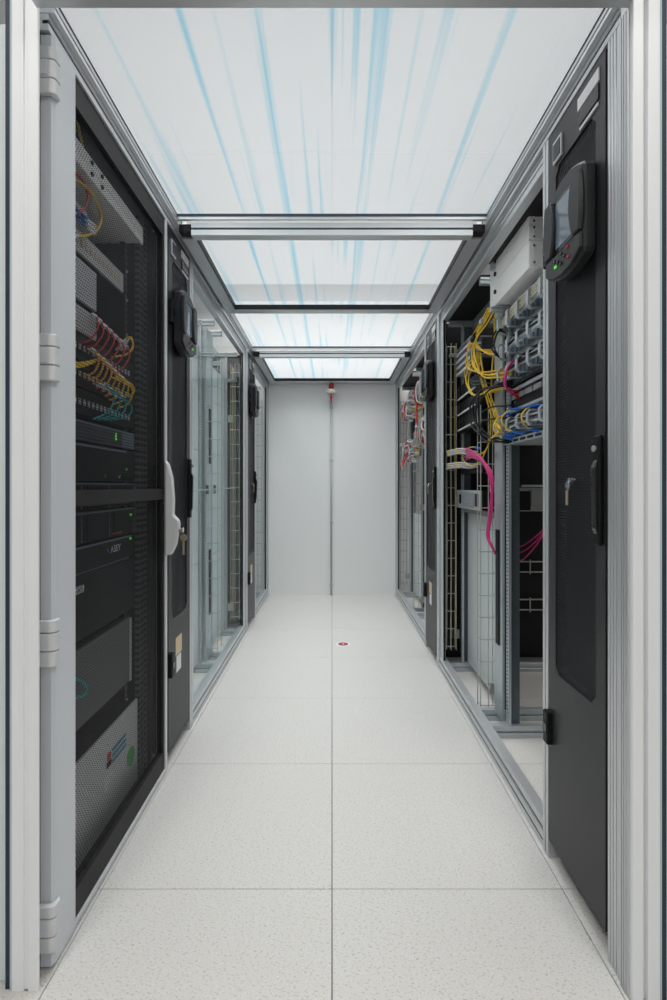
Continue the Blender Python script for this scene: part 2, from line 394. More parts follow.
# roof panels
def roof_flat(y0, y1, label):
    t = thing('roof_panel', label, 'roof panel', (0, (y0+y1)/2, 2.10), 'translucent roof panels over the aisle')
    MB().box(-0.63, 0.63, y0, y1, 2.0995, 2.1035).build('pane', 'roof_film', t)
    MB().box(-0.61, 0.61, y1-0.012, y1, 2.078, 2.0990).build('edge_strip', 'alu', t, bevel=0.001)
    MB().box(-0.61, 0.61, y1-0.015, y1-0.0125, 2.090, 2.0990).build('seal', 'gasket', t)
def roof_framed(y0, y1, ye, label):
    t = thing('framed_roof_panel', label, 'roof panel', (0, (y0+y1)/2, 2.03), 'translucent roof panels over the aisle')
    zb, zt = 2.030, 2.060
    MB().prism(slotted(y0, y0+0.042, 2.024, 2.075, [2.050], 0.007, 0.014), f_cross, -0.548, 0.548).build('crossbar', 'alu_pale', t, bevel=0.001)
    MB().box(-0.547, 0.547, y0+0.008, y0+0.0135, 2.047, 2.053).build('groove_shade', 'black', t)  # black strip added as the shadow in the crossbar groove
    for sd in (-1, 1):
        MB().box(sd*0.548, sd*0.594, y0-0.003, y0+0.040, 2.035, 2.067).build('end_cap', 'black', t, bevel=0.002)
        MB().box(sd*0.541, sd*0.594, y0+0.043, y1, zb, zt).build('frame_side', 'alu', t, bevel=0.001)
        MB().box(sd*0.5365, sd*0.541, y0+0.05, ye, zb+0.004, zt).build('seal', 'black', t)
    MB().box(-0.541, 0.541, ye, y1, zb, zt).build('frame_end', 'alu', t, bevel=0.001)
    MB().box(-0.5365, 0.5365, ye-0.005, ye, zb+0.004, zt).build('seal', 'black', t)
    MB().box(-0.590, 0.590, y0+0.043, y1, zt+0.0005, zt+0.0045).build('pane', 'roof_film', t)
    for sd in (-1, 1): MB().box(sd*0.575, sd*0.594, y0+0.043, y1, zt+0.005, 2.098).build('riser', 'alu', t)
roof_flat(1.057, 1.983, 'blue-streaked translucent roof panel nearest the entrance')
roof_framed(1.985, 2.905, 2.85, 'second roof panel, set low in an aluminium frame behind the first crossbar')
roof_flat(2.907, 3.855, 'third roof panel, between the framed panel and the second crossbar')
roof_framed(3.858, YB-0.005, 4.79, 'farthest roof panel, framed, meeting the end wall')

# ---------------------------------------------------------------- bay frames along the aisle
def bay_frame(sd, y0, y1, label, pane=False, far_trim=0.05, near_w=0.035):
    t = thing('bay_frame', label, 'frame', (sd*(X0+0.02), (y0+y1)/2, 0), 'aluminium frames of the open bays')
    for a, b in ((y0, y0+near_w), (y1-0.05, y1)):
        MB().prism(slotted(0.0, 0.04, a, b, [(a+b)/2], 0.006, 0.012), f_vert(sd), 0, 2.031).build('post', 'alu', t, bevel=0.001)
        MB().sbox(sd, 0.004, 0.0115, (a+b)/2-0.0027, (a+b)/2+0.0027, 0.001, 2.03).build('groove_shade', 'plinth_grey', t)  # grey insert puts the post slot's shade into colour
    MB().prism(slotted(0.002, 0.042, 0.0, 0.045, [0.022], 0.007, 0.012), f_long(sd), y0+near_w, y1-0.05).build('floor_rail', 'alu', t, bevel=0.001)
    MB().sbox(sd, 0.004, 0.0135, y0+near_w, y1-0.05, 0.019, 0.025).build('groove_shade', 'black', t)  # black insert gives the floor rail slot its shade
    MB().sbox(sd, 0.010, 0.040, y0+near_w, y1-0.05, 0.0452, 0.0528).build('seal', 'black', t)
    MB().prism(slotted(0.006, 0.042, 0.053, 0.075, [], 0.005, 0.01), f_long(sd), y0+near_w, y1-0.05).build('sill_rail', 'alu', t, bevel=0.002)
    MB().prism(slotted(0.010, 0.042, 1.975, 2.031, [2.000, 2.018], 0.005, 0.01), f_long(sd), y0+near_w, y1-0.05).build('head_rail', 'alu', t, bevel=0.001)
    MB().sbox(sd, 0.010, 0.0215, y1-0.05-far_trim, y1-0.051, 0.075, 1.975).build('inner_post', 'alu', t, bevel=0.003)
    MB().sbox(sd, 0.012, 0.0215, y1-0.056-far_trim, y1-0.05-far_trim, 0.075, 1.975).build('seal', 'black', t)
    if pane:
        MB().sbox(sd, 0.022, 0.027, y0+near_w, y1-0.056-far_trim, 0.072, 1.978).build('pane', 'glass', t)
    return t
bay_frame(-1, 2.197, 3.70, 'glazed aluminium frame of the long left bay between two coolers', True, 0.08, 0.05)
bay_frame(-1, 4.05, YB, 'glazed aluminium frame of the left bay next to the end wall', True)
bay_frame(1, 1.444, 2.975, 'open aluminium frame of the right bay full of yellow cables', False, 0.07)
bay_frame(1, 3.335, YB, 'open aluminium frame of the right bay next to the end wall', False)

# ================================================================= OPEN RACKS
def open_rack(sd, y0, y1, label, near_flange='zinc_dark'):
    t = thing('open_rack', label, 'rack', (sd*(X0+0.5), (y0+y1)/2, 0), 'open zinc-plated rack frames')
    d0, d1 = 0.125, 1.02
    for y, fl in ((y0, 1), (y1, -1)):
        a, b = (y, y+0.028) if fl > 0 else (y-0.028, y)
        u = MB().sbox(sd, d0, d0+0.012, a, b, 0.05, 1.985).build('upright', 'zinc', t, bevel=0.001)
        MB().sbox(sd, d0-0.001, d0+0.002, a+0.009, b-0.009, 0.10, 1.95).build('hole_strip', 'hole_strip', u)
        fa, fb = (y, y+0.004) if fl > 0 else (y-0.004, y)
        MB().sbox(sd, d0+0.0125, d0+0.055, fa, fb, 0.05, 1.985).build('flange', near_flange, t)
        MB().sbox(sd, d1-0.04, d1, a, b, 0.05, 1.985).build('rear_upright', 'zinc', t)
        for z0, z1, m in ((0.0, 0.05, 'zinc'), (1.955, 1.985, 'zinc'), (1.78, 1.80, 'zinc')):
            MB().prism(slotted(a, b, z0, z1, [(z0+z1)/2], 0.008, 0.008), lambda p, q, x: (sd*(X0+x), p, q), 0.055, d1).build('cross_rail', m, t, bevel=0.001)
    for z0, z1 in ((0.0, 0.045), (1.94, 1.985)):
        if z0 > 1: MB().sbox(sd, d0+0.06, d0+0.10, y0+0.03, y1-0.03, z0, z1).build('long_rail', 'zinc', t)
        MB().sbox(sd, d1-0.04, d1, y0+0.03, y1-0.03, z0, z1).build('long_rail', 'zinc', t)
    if sd > 0: MB().sbox(sd, 0.05, d1, y0, y1, 1.9855, 1.995).build('top_cover', 'rack_black', t)
    return t
def blank_panels(sd, y0, y1, zs, label, d=0.14):
    for i in range(len(zs)-1):
        o = MB().sbox(sd, d, d+0.012, y0, y1, zs[i]+0.0015, zs[i+1]-0.0015).build('blanking_panel', 'blank_panel', bevel=0.001)
        tag(o, label % ['lowest', 'second lowest', 'upper', 'topmost'][i], 'panel', 'pale blanking panels in the open racks')
def gap_filler(sd, y0, y1, slots, label, d=0.15):
    t = thing('cable_entry_panel', label, 'panel', (sd*(X0+d), (y0+y1)/2, 0), 'zinc panels with black cable slots')
    MB().sbox(sd, d, d+0.01, y0, y1, 0.05, 1.95).build('plate', 'zinc', t)
    ym = (y0+y1)/2
    for z0, z1 in slots:
        MB().sbox(sd, d-0.006, d-0.0005, ym-0.022, ym+0.022, z0, z1).build('brush_slot', 'black', t, bevel=0.002)
def wire_tray(sd, d0, d1, y, z0, z1, label, dep=0.05, step=0.1):
    t = thing('wire_cable_tray', label, 'cable tray', (sd*(X0+(d0+d1)/2), y, z0), 'upright wire cable trays')
    r = 0.0022
    for k in range(3):
        d = d0+(d1-d0)*k/2
        MB().tube([(sd*(X0+d), y, z0), (sd*(X0+d), y, z1)], r, 5).build('long_wire', 'wire', t)
    for d in (d0, d1):
        MB().tube([(sd*(X0+d), y+dep, z0), (sd*(X0+d), y+dep, z1)], r, 5).build('long_wire', 'wire', t)
    rg = MB().tube([(sd*(X0+d0), y+dep, z0+0.02), (sd*(X0+d0), y-0.001, z0+0.02), (sd*(X0+d1), y-0.001, z0+0.02), (sd*(X0+d1), y+dep, z0+0.02)], r*1.1, 5).build('rung', 'wire', t)
    n = int((z1-z0-0.03)/step)
    for k in range(1, n+1): piece(rg, (0, 0, step*k))
    MB().sbox(sd, d1-0.01, d1+0.03, y+dep, y+dep+0.012, z0+0.05, z0+0.10).build('bracket', 'zinc', t)
    MB().sbox(sd, d1-0.01, d1+0.03, y+dep, y+dep+0.012, z1-0.40, z1-0.35).build('bracket', 'zinc', t)

# left long bay
open_rack(-1, 2.26, 2.90, 'zinc rack frame behind glass, next to the first left cooler', 'zinc')
open_rack(-1, 3.07, 3.60, 'zinc rack frame behind glass, next to the second left cooler', 'zinc')
blank_panels(-1, 2.292, 2.868, [0.06, 0.62, 1.25, 1.86], '%s pale blanking panel in the first glazed left rack')
blank_panels(-1, 3.102, 3.568, [0.06, 0.62, 1.25, 1.80], '%s pale blanking panel in the second glazed left rack')
gap_filler(-1, 2.905, 3.065, [(0.30, 0.68), (1.18, 1.50)], 'zinc strip with black slots between the two glazed left racks', 0.105)
wire_tray(-1, 0.045, 0.115, 2.93, 0.10, 1.80, 'wire tray between the two glazed left racks', 0.105)
wire_tray(-1, 0.035, 0.095, 3.555, 0.12, 1.90, 'wire tray before the black side of the second left cooler')
t = thing('support_rod', 'thin horizontal rod behind the left glass at waist height', 'rod', (-0.70, 2.9, 1.03))
MB().tube([(-0.715, 2.262, 1.022), (-0.70, 2.90, 1.030), (-0.68, 3.57, 1.036)], 0.004, 6).build('rod', 'zinc', t)
for y in (2.89, 3.075): MB().box(-0.713, -0.698, y-0.005, y+0.005, 1.005, 1.055).build('clamp', 'zinc_dark', t)
# left end bay
open_rack(-1, 4.12, 4.82, 'zinc rack frame in the left bay beside the end wall', 'zinc')
blank_panels(-1, 4.152, 4.788, [0.06, 0.62, 1.25, 1.86], '%s pale blanking panel in the left rack by the end wall')
wire_tray(-1, 0.040, 0.11, 4.72, 0.10, 1.85, 'wire tray in the left bay beside the end wall')
# right near bay
open_rack(1, 1.50, 2.155, 'zinc rack frame holding the patch panels and white boxes')
open_rack(1, 2.285, 2.915, 'zinc rack frame behind the hanging yellow cables')
gap_filler(1, 2.175, 2.280, [(0.36, 0.86)], 'zinc strip with a black slot between the two near right racks', 0.115)
blank_panels(1, 2.318, 2.880, [0.06, 0.90], '%s pale blanking panel under the honeycomb module', 0.155)
wire_tray(1, 0.068, 0.138, 2.33, 0.03, 1.42, 'wire tray with the pink cables in the near right bay')
wire_tray(1, 0.038, 0.095, 2.90, 0.12, 1.86, 'wire tray at the far end of the near right bay')
# right end bay
open_rack(1, 3.42, 4.06, 'zinc rack frame with grey cable bundles, next to the far right cooler')
open_rack(1, 4.20, 4.84, 'zinc rack frame with grey cable bundles, next to the end wall')
blank_panels(1, 3.452, 4.028, [0.06, 0.80], '%s pale blanking panel below the grey bundles by the cooler', 0.155)
blank_panels(1, 4.232, 4.808, [0.06, 0.80], '%s pale blanking panel below the grey bundles by the end wall', 0.155)
gap_filler(1, 4.065, 4.195, [(0.5, 1.15)], 'zinc strip with a black slot in the far right bay')
wire_tray(1, 0.05, 0.115, 4.10, 0.05, 1.25, 'wire tray in the middle of the far right bay')
wire_tray(1, 0.035, 0.095, 4.80, 0.12, 1.85, 'wire tray beside the end wall in the far right bay')

# ================================================================= COOLING UNITS
def cooler(sd, y0, y1, hinge_far, label, stickers=True, key=True, disp_off=0.0):
    ym = (y0+y1)/2
    t = thing('cooling_unit', label, 'cooling unit', (sd*(X0+0.5), ym, 0), 'narrow dark cooling units in the rows')
    MB().sbox(sd, 0.033, 1.08, y0+0.004, y1-0.004, 0.05, 2.00).build('body', 'rack_black', t, bevel=0.003)
    MB().sbox(sd, 0.06, 1.05, y0+0.02, y1-0.02, 0.0, 0.049).build('plinth', 'plinth_grey', t)
    zl, zh = 0.055, 2.025
    mz0, mz1 = 0.54, 1.915; ya, yb = y0+0.048, y1-0.048
    door = MB().sbox(sd, 0.0, 0.030, y0+0.006, ya, zl, zh).sbox(sd, 0.0, 0.030, yb, y1-0.006, zl, zh)
    door.sbox(sd, 0.0, 0.030, ya, yb, zl, mz0).sbox(sd, 0.0, 0.030, ya, yb, mz1, zh)
    door = door.build('door', 'cooler_grey', t)
    c = 0.022   # clipped corners of the grille opening
    for (yy, zz, sy, sz) in ((ya, mz0, 1, 1), (yb, mz0, -1, 1), (ya, mz1, 1, -1), (yb, mz1, -1, -1)):
        MB().prism([(yy, zz), (yy+sy*c, zz), (yy, zz+sz*c)], lambda p, q, x: (sd*(X0+x), p, q), 0.0005, 0.029).build('corner', 'cooler_grey', door)
    MB().sbox(sd, 0.004, 0.0045, ya, yb, mz0, mz1).build('grille', 'mesh_cooler', door)
    hs = 1 if hinge_far else -1
    hy = y1 if hinge_far else y0; ky = y0 if hinge_far else y1
    for z in (0.378, 1.705):
        h = MB().sbox(sd, -0.016, 0.012, hy-hs*0.030 if hs > 0 else hy, hy if hs > 0 else hy+0.030, z-0.045, z+0.045).build('hinge', 'black', t, bevel=0.003)
        MB().sbox(sd, -0.018, -0.0155, hy-hs*0.028, hy-hs*0.004, z-0.012, z+0.012).build('hinge_pin', 'black_gloss', h)
    # swing handle
    a, b = sorted((ky+hs*0.012, ky+hs*0.040))
    hd = MB().sbox(sd, -0.012, 0.0, a, b, 0.915, 1.165).build('handle', 'black', t, bevel=0.004)
    a2, b2 = sorted((ky+hs*0.016, ky+hs*0.034))
    MB().prism([(0.94, -0.012), (0.955, -0.018), (1.09, -0.021), (1.11, -0.012)], lambda p, q, x: (sd*(X0+q), x, p), a2, b2).build('lever', 'black_gloss', hd, bevel=0.002)
    MB().lathe([(0.007, 0.004), (0.007, 0.008), (0.005, 0.010)], (sd*(X0-0.012) if sd < 0 else X0-0.022, (a+b)/2, 1.135), 'x', 12).build('lock', 'plinth_grey', hd)
    # control display : bulging bezel with arcs top and bottom
    dy = ym + disp_off; zc = 1.705
    out = []
    for k in range(9):
        q = -1+2*k/8; out.append((dy+q*0.094, zc+0.085+0.035*math.cos(q*1.35)))
    for k in range(9):
        q = 1-2*k/8; out.append((dy+q*0.094, zc-0.105-0.030*math.cos(q*1.35)))
    ds = MB().prism(out, lambda p, q, x: (sd*(X0+x), p, q), -0.034, 0.0).build('display', 'cooler_grey', t, bevel=0.007)
    sc = MB().prism([(dy-0.060, zc-0.060), (dy+0.060, zc-0.060), (dy+0.060, zc+0.075), (dy-0.060, zc+0.075)], lambda p, q, x: (sd*(X0+x), p, q), -0.0352, -0.0345).build('screen_surround', 'black_gloss', ds)
    MB().sbox(sd, -0.0362, -0.0354, dy-0.046, dy+0.046, zc-0.050, zc+0.066).build('screen', 'screen', ds)
    for g in (-1, 1):
        arc = [(dy+g*0.092, zc+0.078)]
        for k in range(9):
            q = 1-2*k/8; arc.append((dy+g*(0.062-0.020*math.cos(q*1.4)), zc+0.008+q*0.072))
        arc += [(dy+g*0.092, zc-0.066)]
        for k in range(1, 6):
            q = -1+2*k/6; arc.append((dy+g*(0.092+0.008*math.cos(q*1.4)), zc+0.006+q*0.072))
        MB().prism(arc, lambda p, q, x: (sd*(X0+x), p, q), -0.046, -0.034).build('side_bulge', 'cooler_grey', ds, bevel=0.003)
    MB().prism([(dy-0.094, zc-0.068), (dy+0.094, zc-0.068), (dy+0.094, zc-0.105), (dy+0.05, zc-0.126), (dy, zc-0.132), (dy-0.05, zc-0.126), (dy-0.094, zc-0.105)], lambda p, q, x: (sd*(X0+x), p, q), -0.042, -0.034).build('keypad', 'cooler_grey', ds, bevel=0.003)
    for k, (by, bz, mm) in enumerate(((0, 0, 'black_gloss'), (-0.018, -0.012, 'black_gloss'), (0.018, -0.012, 'black_gloss'), (0, -0.024, 'black_gloss'), (-0.036, 0.002, 'c_red'), (-0.040, -0.024, 'c_red'), (0.036, -0.004, 'black_gloss'), (0.030, -0.020, 'led_green'))):
        MB().sbox(sd, -0.045, -0.042, dy+by-0.0048, dy+by+0.0048, zc-0.080+bz-0.003, zc-0.080+bz+0.003).build('button', mm, ds)
    # plates at the top of the door
    ly = y0+0.030 if hinge_far else y1-0.030; g = 1 if hinge_far else -1
    def plate(ya_, yb_, za, zb, mm, nm):
        p, q = sorted((ly+g*ya_, ly+g*yb_)); MB().sbox(sd, -0.003, 0.0, p, q, za, zb).build(nm, mm, t)
    plate(0.0, 0.10, 1.975, 2.005, 'sticker_white', 'nameplate'); plate(0.002, 0.092, 1.935, 1.970, 'black_gloss', 'nameplate'); plate(0.004, 0.09, 1.921, 1.928, 'sticker_white', 'nameplate')
    p, q = sorted((ly+g*0.185, ly+g*0.235))
    bd = MB().sbox(sd, -0.006, 0.0, p, q, 1.925, 1.985).build('badge', 'silver', t, bevel=0.001)
    MB().sbox(sd, -0.0075, -0.006, p+0.006, q-0.006, 1.934, 1.976).build('badge_face', 'cooler_grey', bd)
    if stickers:
        sy = ym if hinge_far else ym-0.02
        MB().sbox(sd, -0.001, 0.0, sy-0.035, sy+0.045, 0.385, 0.455).build('sticker', 'sticker_beige', t)
        MB().sbox(sd, -0.001, 0.0, sy-0.025, sy+0.035, 0.318, 0.380).build('sticker', 'sticker_white', t)
    if key:
        kx = sd*X0; kyy = ym-0.002; kz = 1.062
        kt = thing('key', 'small key hanging on the grille of the %s cooling unit' % ('nearest right' if y0 < 1.5 else 'far right' if sd > 0 else 'far left'), 'key', (kx, kyy, kz))
        MB().lathe([(0.009, 0.0), (0.009, 0.012), (0.006, 0.014)], (kx-(0.014 if sd > 0 else 0), kyy, kz), 'x', 12).build('lock_barrel', 'chrome', kt)
        MB().lathe([(0.012, 0.0), (0.012, 0.002)], (kx-sd*0.018, kyy, kz-0.012), 'x', 14).build('bow', 'chrome', kt)
        MB().box(*sorted((kx-sd*0.016, kx-sd*0.018)), kyy-0.002, kyy+0.009, kz-0.060, kz-0.018).build('blade', 'brass', kt)
    return t
cooler(1, 1.134, 1.442, True, 'nearest dark narrow cooling unit, in the right row beside the entrance post', stickers=False, disp_off=-0.022)
cooler(1, 2.978, 3.333, True, 'far dark narrow cooling unit in the right row before the grey cable bundles')
cooler(-1, 1.900, 2.195, False, 'near dark narrow cooling unit in the left row beside the mesh door', key=False)
cooler(-1, 3.705, 4.048, False, 'far dark narrow cooling unit in the left row before the end wall', key=True)

# ================================================================= BLACK SERVER CABINET WITH MESH DOOR (left)
CY0, CY1 = 1.108, 1.884
t = thing('server_cabinet', 'black server cabinet with a see-through mesh door at the left', 'cabinet', (-X0-0.5, 1.5, 0))
MB().sbox(-1, 0.05, 1.05, CY0-0.004, CY0+0.016, 0.03, 2.02).build('side_panel', 'rack_black', t)
MB().sbox(-1, 0.05, 1.05, CY1-0.02, CY1, 0.03, 2.02).build('side_panel', 'rack_black', t)
MB().sbox(-1, 0.04, 1.05, CY0, CY1, 2.0, 2.03).build('top_panel', 'rack_black', t)
MB().sbox(-1, 0.04, 1.05, CY0, CY1, 0.0, 0.03).build('base', 'rack_black', t)
MB().sbox(-1, 1.05, 1.07, CY0, CY1, 0.0, 2.03).build('back_panel', 'rack_black', t)
for y in (1.243, 1.722):
    u = MB().sbox(-1, 0.085, 0.10, y-0.015, y+0.015, 0.031, 1.999).build('mounting_rail', 'rack_black', t)
    MB().sbox(-1, 0.0835, 0.0848, y-0.005, y+0.005, 0.05, 1.97).build('hole_strip', 'hole_strip_dark', u)
    for k in range(16):
        z = 0.10+k*0.112+random.uniform(-0.03, 0.03)
        if y > 1.5: MB().lathe([(0.0045, 0), (0.0045, 0.004)], (-X0-0.0835, y+0.001, z), 'x', 8).build('screw', 'silver', u)
for y in (1.775, 1.80, 1.835):
    MB().sbox(-1, 0.06, 0.075, y, y+0.018, 0.031, 1.999).build('perforated_strip', 'hole_strip_dark', t)
MB().sbox(-1, 0.055, 0.09, 1.13, 1.76, 0.031, 0.06).build('base_strip', 'hole_strip_dark', t)
DY0, DY1 = 1.203, 1.866
dr = MB().sbox(-1, 0.0, 0.022, DY0, DY1-0.008, 0.022, 0.088).sbox(-1, 0.0, 0.022, DY0, DY1-0.008, 1.955, 2.022)
dr.sbox(-1, 0.0, 0.022, DY1-0.024, DY1-0.008, 0.088, 1.955).sbox(-1, -0.001, 0.018, DY0, DY1-0.024, 1.002, 1.040)
dr = dr.build('door', 'door_grey', t)
MB().sbox(-1, 0.010, 0.0115, DY0, DY1-0.024, 0.088, 1.955).build('mesh', 'mesh_rack', dr)
tr = MB().sbox(-1, -0.005, 0.03, DY1-0.008, DY1+0.012, 0.010, 2.031).build('edge_trim', 'alu_pale', dr, bevel=0.001)
MB().sbox(-1, -0.005, 0.03, DY0, DY1-0.0085, 0.010, 0.0215).build('edge_trim', 'alu_pale', dr, bevel=0.001)
MB().sbox(-1, -0.005, 0.03, DY0, DY1-0.0085, 2.0225, 2.031).build('edge_trim', 'alu_pale', dr, bevel=0.001)
MB().prism([(-0.006, 1.203), (-0.006, 1.118), (-0.001, 1.1075), (0.022, 1.1075), (0.022, 1.203)], f_vert(-1), 0.008, 2.028).build('hinge_stile', 'stile', t)
for z in (1.943, 1.327, 0.711, 0.0975):
    h = MB()
    for a, b in ((-0.050, -0.018), (-0.016, 0.022), (0.024, 0.05)):
        h.prism([(-0.013, 1.097), (-0.016, 1.103), (-0.016, 1.118), (-0.010, 1.125), (-0.0065, 1.125), (-0.0065, 1.117), (-0.001, 1.1068), (0.022, 1.1068), (0.022, 1.0935), (-0.004, 1.0935)], f_vert(-1), z+a, z+b)
    h = h.build('hinge', 'hinge_grey', t, bevel=0.002)
    MB().sbox(-1, 0.000, 0.016, 1.0915, 1.0933, z-0.012, z+0.020).build('hinge_clip', 'stile', h)
    MB().sbox(-1, 0.024, 0.034, 1.101, 1.106, z-0.05, z+0.05).build('hinge_leaf', 'hinge_grey', h)
# pale swing handle with its lock
hp = [(0.800, 0.0), (0.800, -0.022), (0.835, -0.040), (0.905, -0.052), (0.925, -0.050), (0.945, -0.030), (1.00, -0.032), (1.08, -0.026), (1.13, -0.012), (1.145, 0.0)]
hd = MB().prism([(z, d-0.005) for z, d in hp], lambda p, q, y: (-(X0+q), y, p), 1.846, 1.872).build('handle', 'hinge_grey', t, bevel=0.004)
MB().lathe([(0.008, 0), (0.008, 0.012)], (-X0+0.050, 1.859, 0.890), 'x', 12).build('lock', 'brass', hd)
kt = thing('key', 'pair of small keys hanging from the pale swing handle', 'key', (-X0+0.066, 1.859, 0.83))
MB().lathe([(0.010, 0), (0.010, 0.003)], (-X0+0.066, 1.859, 0.890), 'x', 12).build('bow', 'chrome', kt)
MB().lathe([(0.013, -0.001), (0.013, 0.002)], (-X0+0.070, 1.859, 0.862), 'y', 14).build('bow', 'brass', kt)
MB().box(-X0+0.066, -X0+0.073, 1.858, 1.861, 0.800, 0.851).build('blade', 'brass', kt)

# ---- devices inside it : all on the mounting plane X = -0.685
def unit(name, label, cat, z0, z1, mat, y0=1.232, y1=1.732, d=0.060, dep=0.45, group='devices behind the mesh door'):
    t = thing(name, label, cat, (-X0-d-dep/2, (y0+y1)/2, z0), group)
    MB().sbox(-1, d+0.008, d+dep, y0+0.012, y1-0.012, z0+0.001, z1-0.001).build('chassis', 'rack_black' if mat not in ('white_paint',) else mat, t)
    MB().sbox(-1, d, d+0.0075, y0, y1, z0, z1).build('faceplate', mat, t, bevel=0.0015)
    return t
def flat(t, nm, mat, y0, y1, z0, z1, d=0.060, h=0.002):
    return MB().sbox(-1, d-h, d-0.0002, y0, y1, z0, z1).build(nm, mat, t)
for i, (a, b, l) in enumerate(((1.866, 1.894, 'lower'), (1.8955, 1.924, 'upper'))):
    t = unit('distribution_box', '%s of two white boxes at the top behind the mesh door' % l, 'box', a, b, 'white_paint', 1.25, 1.732, 0.030, 0.3)
    for y in (1.36, 1.42): MB().lathe([(0.006, 0), (0.006, 0.004)], (-X0-0.030, y, (a+b)/2), 'x', 10).build('plug', 'black', t)
t = unit('patch_bay', 'patch panel with blue and yellow plugs under the white boxes', 'patch panel', 1.732, 1.80, 'silver', y1=1.40)
for k in range(5): flat(t, 'port', 'black', 1.25+k*0.028, 1.27+k*0.028, 1.75, 1.78)
t = unit('patch_bay', 'silver patch panel strip with gold ports behind the mesh door', 'patch panel', 1.665, 1.725, 'silver', y1=1.63, d=0.055)
for k in range(12): flat(t, 'port', 'sticker_beige', 1.30+k*0.026, 1.312+k*0.026, 1.686, 1.704, 0.055)
unit('network_module', 'larger pale grey module below the gold-port strip', 'module', 1.545, 1.655, 'silver', y1=1.455)
unit('network_module', 'smaller pale grey module above the red patch cords', 'module', 1.462, 1.530, 'silver', y1=1.455)
def pp(z0, z1, lab):
    t = unit('patch_bay', lab, 'patch panel', z0, z1, 'black')
    pt = flat(t, 'port', 'silver', 1.30, 1.312, (z0+z1)/2-0.008, (z0+z1)/2+0.008)
    for k in range(1, 16): piece(pt, (0, 0.025*k, 0))
pp(1.385, 1.455, 'black patch panel carrying red cords'); pp(1.315, 1.380, 'black patch panel carrying orange and yellow cords'); pp(1.240, 1.310, 'black patch panel carrying teal cords')
t = unit('server', 'slim blue-grey honeycomb server with a green light', 'server', 1.172, 1.226, 'blue_grey')
MB().sbox(-1, 0.0545, 0.0598, 1.25, 1.62, 1.178, 1.220).build('grille', 'grid_dark', t); flat(t, 'led', 'led_green', 1.565, 1.572, 1.19, 1.212, 0.054)
t = unit('server', 'black server with two silver screws below the blue-grey one', 'server', 1.065, 1.165, 'black')
flat(t, 'top_edge', 'blue_grey', 1.235, 1.66, 1.158, 1.163); flat(t, 'led', 'led_green', 1.66, 1.667, 1.10, 1.106)
for y in (1.50, 1.60): MB().lathe([(0.006, 0), (0.006, 0.005)], (-X0-0.060, y, 1.078), 'x', 8).build('screw', 'chrome', t)
def storage(z0, z1, lab):
    t = unit('storage_server', lab, 'server', z0, z1, 'black')
    flat(t, 'top_edge', 'blue_grey', 1.235, 1.715, z1-0.006, z1-0.001, h=0.006)
    for y in (1.365, 1.535): flat(t, 'divider', 'blue_grey', y-0.002, y+0.002, z0+0.003, z1-0.008)
    for y in (1.30, 1.45, 1.62): flat(t, 'drive_tray', 'rack_black', y-0.055, y+0.055, z0+0.006, z1-0.012)
    flat(t, 'ear', 'grid_dark', 1.705, 1.730, z0, z1, h=0.008)
    flat(t, 'led', 'led_green', 1.692, 1.700, z1-0.03, z1-0.022, h=0.004); flat(t, 'red_mark', 'c_red', 1.55, 1.62, z0+0.010, z0+0.014, h=0.004)
storage(0.985, 1.060, 'black drive server crossed by the door bar'); storage(0.893, 0.980, 'black drive server just below the door bar')
t = unit('server', 'thin black server with white lettering and a blue dot', 'server', 0.815, 0.888, 'black')
flat(t, 'top_edge', 'blue_grey', 1.235, 1.70, 0.882, 0.887); flat(t, 'bottom_edge', 'blue_grey', 1.235, 1.68, 0.815, 0.819)
flat(t, 'blue_dot', 'c_blue', 1.520, 1.530, 0.852, 0.862); flat(t, 'led', 'led_green', 1.69, 1.698, 0.872, 0.880, h=0.004)
def lettering(txt, parent, y0, z, size, d, mat, wide=1.0):
    cu = bpy.data.curves.new('lettering', 'FONT'); cu.body = txt; cu.size = size; cu.extrude = 0.0004
    tmp = bpy.data.objects.new('tmp', cu); COL.objects.link(tmp)
    me = bpy.data.meshes.new_from_object(tmp.evaluated_get(bpy.context.evaluated_depsgraph_get()))
    bpy.data.objects.remove(tmp)
    o0 = Vector(parent['_org'])
    for v in me.vertices:
        x, y, zz = v.co; v.co = Vector((-(X0+d)+zz+0.0006, y0+x*wide, z+y)) - o0
    me.materials.clear(); me.materials.append(MATS[mat])
    o = bpy.data.objects.new('lettering', me); COL.objects.link(o); o.parent = parent
    return o
lettering('ASSY', t, 1.545, 0.848, 0.028, 0.060, 'sticker_white', 1.2)
t = unit('server', 'tall black module with a small white label', 'server', 0.640, 0.808, 'black')
flat(t, 'label_plate', 'sticker_white', 1.33, 1.375, 0.765, 0.785, h=0.003)
lettering('DCE', t, 1.334, 0.769, 0.018, 0.057, 'black', 1.0)
t = unit('blank_cover', 'plain grey cover plate above the teal loop', 'cover', 0.405, 0.615, 'cover_grey', y1=1.705)
flat(t, 'bright_edge', 'silver', 1.690, 1.704, 0.405, 0.612)
t = unit('power_unit', 'large silver unit with a coloured logo at the cabinet bottom', 'power unit', 0.055, 0.330, 'silver', y1=1.735, d=0.050)
flat(t, 'logo_mark', 'c_red', 1.500, 1.522, 0.240, 0.262, 0.050); flat(t, 'logo_frame', 'black', 1.496, 1.525, 0.222, 0.236, 0.050)
for z in (0.252, 0.235, 0.218): flat(t, 'logo_line', 'logo_teal', 1.535, 1.635, z, z+0.009, 0.050)
MB().lathe([(0.030, 0), (0.030, 0.002)], (-X0-0.050, 1.675, 0.165), 'x', 20).build('logo_disc', 'logo_green', t)
for k in range(3): flat(t, 'text_line', 'sticker_white', 1.48, 1.54-k*0.02, 0.19-k*0.014, 0.195-k*0.014, 0.050)
